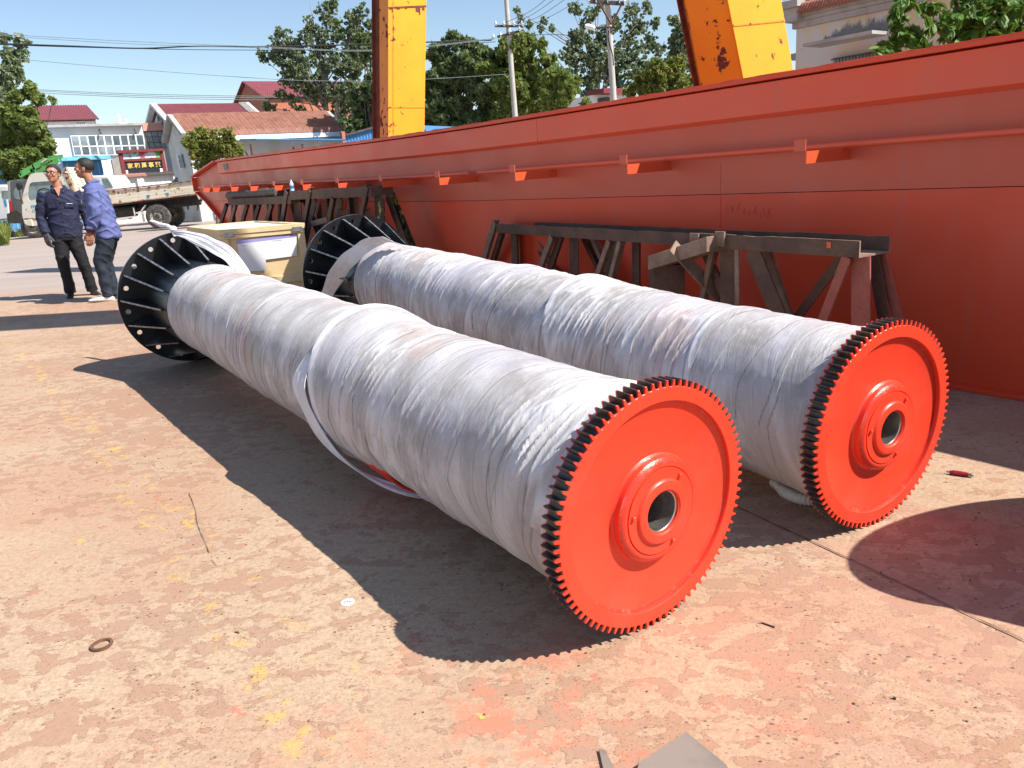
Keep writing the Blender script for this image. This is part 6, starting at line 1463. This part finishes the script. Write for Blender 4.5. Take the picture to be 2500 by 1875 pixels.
def hand(m, w, d, side, palm_n, s=1.0, curl=.5):
    """w wrist point, d direction down the hand, side towards the thumb, palm_n the way the fingers curl"""
    w, d, side, pn = Vector(w), Vector(d).normalized(), Vector(side).normalized(), Vector(palm_n).normalized()
    P = lambda a, b, c=0: w + (d * a + side * b + pn * c) * s
    for b0 in (-.028, -.010, .010, .028): m.tube([P(-.02, b0 * .7), P(.05, b0), P(.088, b0)], [.017 * s, .0155 * s, .013 * s], 8)
    for i, (b0, L) in enumerate(((.030, .070), (.010, .080), (-.010, .075), (-.029, .060))):
        c = curl * (1 + .12 * i); a0 = P(.085, b0); pts = [a0]; ang = .25 * c; q = a0
        for seg in (.42, .33, .25):
            q = q + (d * cos(ang) + pn * sin(ang)) * L * seg * s * 1.05; pts.append(q); ang += .75 * c
        m.tube(pts, [.0098 * s, .0092 * s, .0084 * s, .0066 * s], 8)
    m.tube([P(.012, .022), P(.045, .048, .012), P(.078, .056, .026), P(.098, .050, .036)], [.015 * s, .0125 * s, .0105 * s, .008 * s], 8)
def headshape(m, c, f, up, s=1.0):
    """f facing, up; returns side"""
    c, f, up = Vector(c), Vector(f).normalized(), Vector(up).normalized(); sd = f.cross(up).normalized(); up = sd.cross(f)
    def e(a, b, h, ra, rb, rh, n=16, k=10):
        b0 = len(m.v); m.sph((0, 0, 0), (1, 1, 1), n, k)
        for i in range(b0, len(m.v)): v = m.v[i]; m.v[i] = c + sd * (a + v.x * ra) * s + f * (b + v.y * rb) * s + up * (h + v.z * rh) * s
    e(0, -.012, .035, .076, .094, .088); e(0, .018, -.03, .064, .070, .085); e(0, .045, -.075, .036, .036, .034); e(0, .055, .02, .055, .036, .05)
    e(0, .092, -.012, .012, .017, .022); e(0, .100, -.022, .015, .013, .011); e(0, .088, .012, .009, .012, .026)            # nose
    e(0, .080, -.052, .023, .012, .010)                                                                                    # lips mound
    for q in (-1, 1):
        e(q * .076, -.008, -.008, .009, .020, .032); e(q * .042, .064, -.020, .022, .018, .022); e(q * .032, .083, .026, .022, .008, .007)
    return sd, f, up
def skull_bits(root, c, f, up, s, hairm, glasses=False):
    c, f, up = Vector(c), Vector(f).normalized(), Vector(up).normalized(); sd = f.cross(up).normalized(); up = sd.cross(f)
    P = lambda a, b, h: c + sd * a * s + f * b * s + up * h * s
    m = MB(); b0 = len(m.v); m.sph((0, 0, 0), (1, 1, 1), 36, 24)
    keep = []
    for i in range(len(m.v)): v = m.v[i].copy(); m.v[i] = P(v.x * .083, -.014 + v.y * .101, .040 + v.z * .093); keep.append(v)
    nf = []
    for fc in m.f:
        cc = sum((keep[i] for i in fc), Vector()) / len(fc); front = cc.y
        lim = -.45 if front < -.1 else (-.45 + (front + .1) * 1.35)
        if abs(cc.x) > .8 and -.15 < front < .35: lim = -.15
        if front > .55: lim = .50
        if cc.z > lim: nf.append(fc)
    m.f = nf; m.m = [0] * len(nf); o = m.build('hair', hairm, root, smooth=True, local=True); o.modifiers.new('t', 'SOLIDIFY').thickness = .005; o.modifiers['t'].offset = 0
    for q in (-1, 1):
        m = MB(); m.tube([P(q * .014, .092, .030), P(q * .032, .091, .036), P(q * .050, .078, .030)], [.003, .0042, .002], 6); m.build('eyebrow', hairm, root, local=True)
        m = MB(); m.sph(P(q * .031, .074, .008), .0125 * s, 12, 8); m.build('eye', M['paper'], root, smooth=True, local=True)
        m = MB(); m.sph(P(q * .031, .0815, .008), .0068 * s, 10, 6); m.build('pupil', M['black_pl'], root, local=True)
        m = MB(); m.tube([P(q * .018, .0835, .016), P(q * .031, .0875, .0185), P(q * .046, .080, .015)], [.002, .0036, .002], 6); m.build('eyelid', hairm, root, local=True)
    m = MB(); m.tube([P(-.022, .083, -.050), P(-.010, .092, -.0475), P(0, .0935, -.049), P(.010, .092, -.0475), P(.022, .083, -.050)], [.002, .004, .0038, .004, .002], 8)
    m.tube([P(-.020, .083, -.056), P(0, .092, -.060), P(.020, .083, -.056)], [.002, .0052, .002], 8); m.build('lips', M['lips'], root, smooth=True, local=True)
    if glasses:
        m = MB()
        for q in (-1, 1):
            cx = q * .034; loop = [P(cx + .029 * max(-1, min(1, 1.25 * cos(a))), .103 - .010 * abs(cos(a) + q) * .5, .008 + .0185 * max(-1, min(1, 1.3 * sin(a)))) for a in np.linspace(0, 2 * pi, 25)]
            m.tube(loop, .0030, 6, cap=False); m.tube([P(q * .062, .096, .014), P(q * .080, .06, .014), P(q * .083, -.01, .010)], .0028, 6)
        m.tube([P(-.007, .105, .012), P(.007, .105, .012)], .0028, 6); g = m.build('glasses', M['black_pl'], root, local=True)
def folds(amp, sc, seed, zdir=1.0):
    def f(co):
        x, y, z = co[:, 0], co[:, 1], co[:, 2]
        a = vnoise(x * sc + z * sc * .4 * zdir + 40, z * sc * 1.6 + 40 + y * sc * .6, seed) - .5; b = 1 - np.abs(2 * vnoise((x + y) * sc * .7 + z * sc * 1.1 + 70, z * sc * .9 - x * sc * .5 + 70, seed + 1) - 1)
        return amp * (a * .8 + (b ** 3) * 1.1 - .2)
    return f
def shoe(root, heel, d, mat, s=1.0, sole=None):
    h, d = Vector(heel), Vector(d).normalized(); sd = d.cross(ZZ).normalized(); m = MB(); n = 14
    secs = [(-.035, .020, .030, .045), (0, .036, .040, .075), (.07, .038, .040, .075), (.13, .044, .032, .055), (.19, .046, .026, .04), (.24, .034, .020, .03), (.262, .012, .012, .018)]
    b = 0
    for (a, w, _, hh) in secs:
        m.v += [h + d * a * s + sd * w * s * cos(2 * pi * k / n) + ZZ * s * max(.004, hh * .5 + hh * .55 * sin(2 * pi * k / n)) for k in range(n)]
    for i in range(len(secs) - 1):
        for k in range(n): m.f.append([i * n + k, i * n + (k + 1) % n, (i + 1) * n + (k + 1) % n, (i + 1) * n + k]); m.m.append(0)
    m.f.append(list(range(n))[::-1]); m.f.append([(len(secs) - 1) * n + k for k in range(n)]); m.m += [0, 0]
    return m.build('shoe', mat, root, smooth=True, local=True, angle=60)
# ---- man in the dark jacket, facing the camera, looking up to his right
g1 = gp(190, 724); yawm = math.atan2(-g1.x, -g1.y)
r1 = thing('person', 'man in dark navy jacket, glasses and grey gloves, looking up to the left', 'person', mat4=Matrix.Translation((g1.x, g1.y, 0)) @ Matrix.Rotation(rad(26), 4, 'Z') @ Matrix.Rotation(rad(2.5), 4, 'Y'))
# local: x right in the picture, -y towards the camera
Lh, Rh = (-.085, 0, .90), (.085, 0, .90); LA_, RA_ = (-.075, .02, .07), (.185, .03, .07); LK, RK = (-.10, -.03, .48), (.13, -.03, .48)
hc = Vector((-.035, .0, 1.615)); hf = Vector((-.52, -1, .16)); hu = Vector((.05, .12, 1))
m = MB(); limb(m, [(0, 0, .84, .13, .09), (0, 0, .95, .14, .095), (0, 0, 1.15, .125, .09), (0, .0, 1.32, .15, .095), (-.005, .01, 1.40, .12, .07), (-.01, .012, 1.45, .055, .055), (-.02, .01, 1.52, .054, .055), (-.028, .01, 1.57, .05, .055)])
headshape(m, hc, hf, hu, 1.0)
for hip, kn_, an in ((Lh, LK, LA_), (Rh, RK, RA_)): limb(m, [(*hip, .075, .08), (*kn_, .05, .055), (an[0], an[1], .12, .035, .04), (*an, .035, .045)])
shl, elb, wrl = Vector((-.19, .01, 1.37)), Vector((-.265, .03, 1.08)), Vector((-.235, -.05, .845)); shr, ebr, wrr = Vector((.18, .01, 1.37)), Vector((.262, .05, 1.09)), Vector((.285, .0, .86))
for a, b, c in ((shl, elb, wrl), (shr, ebr, wrr)): limb(m, [(*a, .05, .05), (*b, .038, .038), (*c, .027, .024)])
hand(m, wrl, (.10, -.10, -1), (.75, -.6, 0), (.5, .3, 0), 1.08, .55); hand(m, wrr, (.05, 0, -1), (-.1, -1, 0), (-1, .1, 0), 1.05, .7)
body = remesh(m, .0052, 'body', M['skin'], r1, 3)
skull_bits(r1, hc, hf, hu, 1.0, M['hair'], True)
m = MB(); limb(m, [(0, .0, .80, .185, .125), (0, 0, .86, .190, .13), (0, 0, .98, .188, .128), (0, 0, 1.12, .188, .125), (0, 0, 1.25, .198, .128), (0, .005, 1.34, .20, .12), (0, .01, 1.395, .165, .095), (-.008, .012, 1.425, .09, .075)], 28)
for a, b, c in ((shl, elb, wrl), (shr, ebr, wrr)):
    q = a.lerp(b, .5); limb(m, [(a.x * .72, a.y, a.z + .0, .070, .070), (*a, .070, .070), (*q, .068, .070), (*b, .064, .068), (*b.lerp(c, .5), .058, .06), (*b.lerp(c, .93), .050, .052)], 18)
# collar
for q in (-1, 1): m.tube([(q * .035 - .01, .075, 1.455), (q * .075, .03, 1.455), (q * .070, -.055, 1.42), (q * .040, -.105, 1.375)], [.018, .020, .020, .012], 8)
jk = remesh(m, .0075, 'jacket', M['navy'], r1, 3, folds(.010, 11, 5))
# open neck: skin triangle
m = MB(); m.prism([(-.045, -.118, 1.445), (.030, -.118, 1.445), (-.008, -.142, 1.335)], (0, .03, 0)); nk = m.build('open_neck', M['skin'], r1, local=True)
for q, p_ in ((-1, 'pocket_flap'), (1, 'pocket_flap')):
    m = MB(); m.box((q * .095, -.122, 1.21), (.055, .012 * q, 0), (0, .004, 0), (0, 0, .022)); m.build(p_, M['navy'], r1, local=True, bevel=.003)
for k in range(4): m = MB(); m.sph((.0, -.137, 1.26 - k * .12), (.009, .004, .009), 10, 6); m.build('button', M['black_pl'], r1, local=True)
m = MB(); m.box((.10, -.131, 1.238), (.035, .005, 0), (0, .002, 0), (0, 0, .003)); m.build('pen_clip', M['strip'], r1, local=True)
m = MB(); limb(m, [(0, 0, .88, .165, .115), (0, 0, .82, .170, .12), (0, 0, .76, .172, .12)], 24)
for hip, kn_, an in ((Lh, LK, LA_), (Rh, RK, RA_)): limb(m, [(hip[0], 0, .86, .088, .10), (hip[0] * 1.05, -.005, .72, .096, .105), (*kn_, .076, .082), (kn_[0] * .4 + an[0] * .6, .0, .28, .068, .075), (an[0], an[1], .06, .070, .080)], 18)
remesh(m, .009, 'trousers', M['blk_tr'], r1, 3, folds(.008, 8, 9))
shoe(r1, (LA_[0], .06, 0), (-.05, -1, 0), M['shoe_b'], 1.0); shoe(r1, (RA_[0], .06, 0), (.35, -1, 0), M['shoe_b'], 1.0)
for w_, dd_ in ((wrl, (.10, -.10, -1)), (wrr, (.05, 0, -1))): pass
m = MB(); 
hand(m, wrl, (.10, -.10, -1), (.75, -.6, 0), (.5, .3, 0), 1.13, .55); limb(m, [(*(wrl + Vector((0, .01, .03))), .035, .032), (*wrl, .032, .028), (*(wrl + Vector((.003, -.003, -.03))), .034, .022)]); remesh(m, .005, 'glove', M['glove'], r1, 1)
m = MB(); hand(m, wrr, (.05, 0, -1), (-.1, -1, 0), (-1, .1, 0), 1.10, .7); limb(m, [(*(wrr + Vector((0, 0, .03))), .034, .034), (*wrr, .030, .030), (*(wrr + Vector((.002, 0, -.03))), .028, .034)]); remesh(m, .005, 'glove', M['glove'], r1, 1)
# ---- man in the blue shirt, side on, facing left
g2 = gp(262, 733)
r2 = thing('person', 'man in faded blue work shirt and dark jeans, seen from the side', 'person', mat4=Matrix.Translation((g2.x, g2.y, 0)) @ Matrix.Rotation(rad(14), 4, 'Z') @ Matrix.Rotation(rad(6.5), 4, 'Y'))
# local: -x is forward
hip = Vector((.05, 0, .90)); ch = Vector((-.03, 0, 1.28)); hc = Vector((-.125, .0, 1.625)); hf = Vector((-1, -.02, .06)); hu = Vector((-.04, .02, 1))
m = MB(); limb(m, [(.06, 0, .84, .10, .14), (.05, 0, .95, .10, .145), (.0, 0, 1.15, .10, .14), (-.03, 0, 1.33, .11, .16), (-.045, 0, 1.41, .08, .12), (-.065, 0, 1.46, .055, .055), (-.09, 0, 1.53, .053, .053), (-.105, 0, 1.58, .05, .05)])
headshape(m, hc, hf, hu, 1.02)
LgN, LgF = [(.06, -.09, .88), (-.02, -.09, .49), (.03, -.09, .07)], [(.06, .09, .88), (.0, .09, .49), (.07, .10, .07)]
for L3 in (LgN, LgF): limb(m, [(*L3[0], .075, .08), (*L3[1], .05, .055), (L3[2][0], L3[2][1], .12, .037, .037), (*L3[2], .045, .035)])
sN, eN, wN = Vector((-.02, -.20, 1.38)), Vector((.02, -.25, 1.10)), Vector((-.075, -.225, .865)); sF, eF, wF = Vector((-.03, .20, 1.38)), Vector((.0, .24, 1.10)), Vector((-.08, .2, .86))
for a, b, c in ((sN, eN, wN), (sF, eF, wF)): limb(m, [(*a, .05, .05), (*b, .038, .038), (*c, .026, .028)])
hand(m, wN, (-.08, 0, -1), (-1, -.2, 0), (-.15, 1, 0), 1.08, .45); hand(m, wF, (-.08, 0, -1), (-1, .2, 0), (-.15, -1, 0), 1.05, .55)
remesh(m, .0052, 'body', M['skin2'], r2, 3)
skull_bits(r2, hc, hf, hu, 1.02, M['hair'])
m = MB(); limb(m, [(.085, 0, .80, .135, .175), (.08, 0, .86, .142, .182), (.05, 0, .98, .138, .18), (.02, 0, 1.12, .138, .18), (-.015, 0, 1.25, .142, .19), (-.03, 0, 1.35, .135, .19), (-.045, 0, 1.405, .105, .15), (-.06, 0, 1.435, .075, .085)], 28)
for a, b, c in ((sN, eN, wN), (sF, eF, wF)): limb(m, [(a.x, a.y * .72, a.z + .0, .072, .070), (*a, .076, .070), (*a.lerp(b, .5), .074, .068), (*b, .072, .066), (*b.lerp(c, .5), .070, .062), (*b.lerp(c, .80), .058, .054)], 18)
for q in (-1, 1): m.tube([(.005, q * .02, 1.485), (-.03, q * .068, 1.475), (-.10, q * .062, 1.435), (-.15, q * .03, 1.395)], [.018, .019, .018, .010], 8)
remesh(m, .0075, 'shirt', M['blue'], r2, 3, folds(.017, 11, 15, -1))
for a, b, c in ((sN, eN, wN), (sF, eF, wF)):
    m = MB(); limb(m, [(*b.lerp(c, .74), .050, .048), (*b.lerp(c, .86), .046, .044), (*b.lerp(c, 1.0), .038, .038)], 18); m.build('cuff', M['maroon'], r2, smooth=True, local=True, angle=60)
m = MB(); limb(m, [(.07, 0, .90, .12, .155), (.075, 0, .82, .125, .165), (.07, 0, .76, .12, .165)], 24)
for L3 in (LgN, LgF): limb(m, [(.075, L3[0][1] * .95, .86, .105, .09), (.055, L3[0][1], .72, .105, .092), (*L3[1], .080, .074), (L3[1][0] * .4 + L3[2][0] * .6, L3[2][1], .28, .066, .062), (L3[2][0], L3[2][1], .06, .064, .058)], 18)
remesh(m, .009, 'jeans', M['jean'], r2, 3, folds(.009, 9, 19))
m = MB(); m.box((-.150, -.085, 1.235), (.010, .032, 0), (.006, -.002, 0), (0, 0, .022)); m.build('pocket_tag', M['strip'], r2, local=True, bevel=.003)
shoe(r2, (.075, -.09, 0), (-1, -.12, 0), M['shoe_w'], 1.02); shoe(r2, (.11, .10, 0), (-1, .0, 0), M['shoe_b'], 1.0)
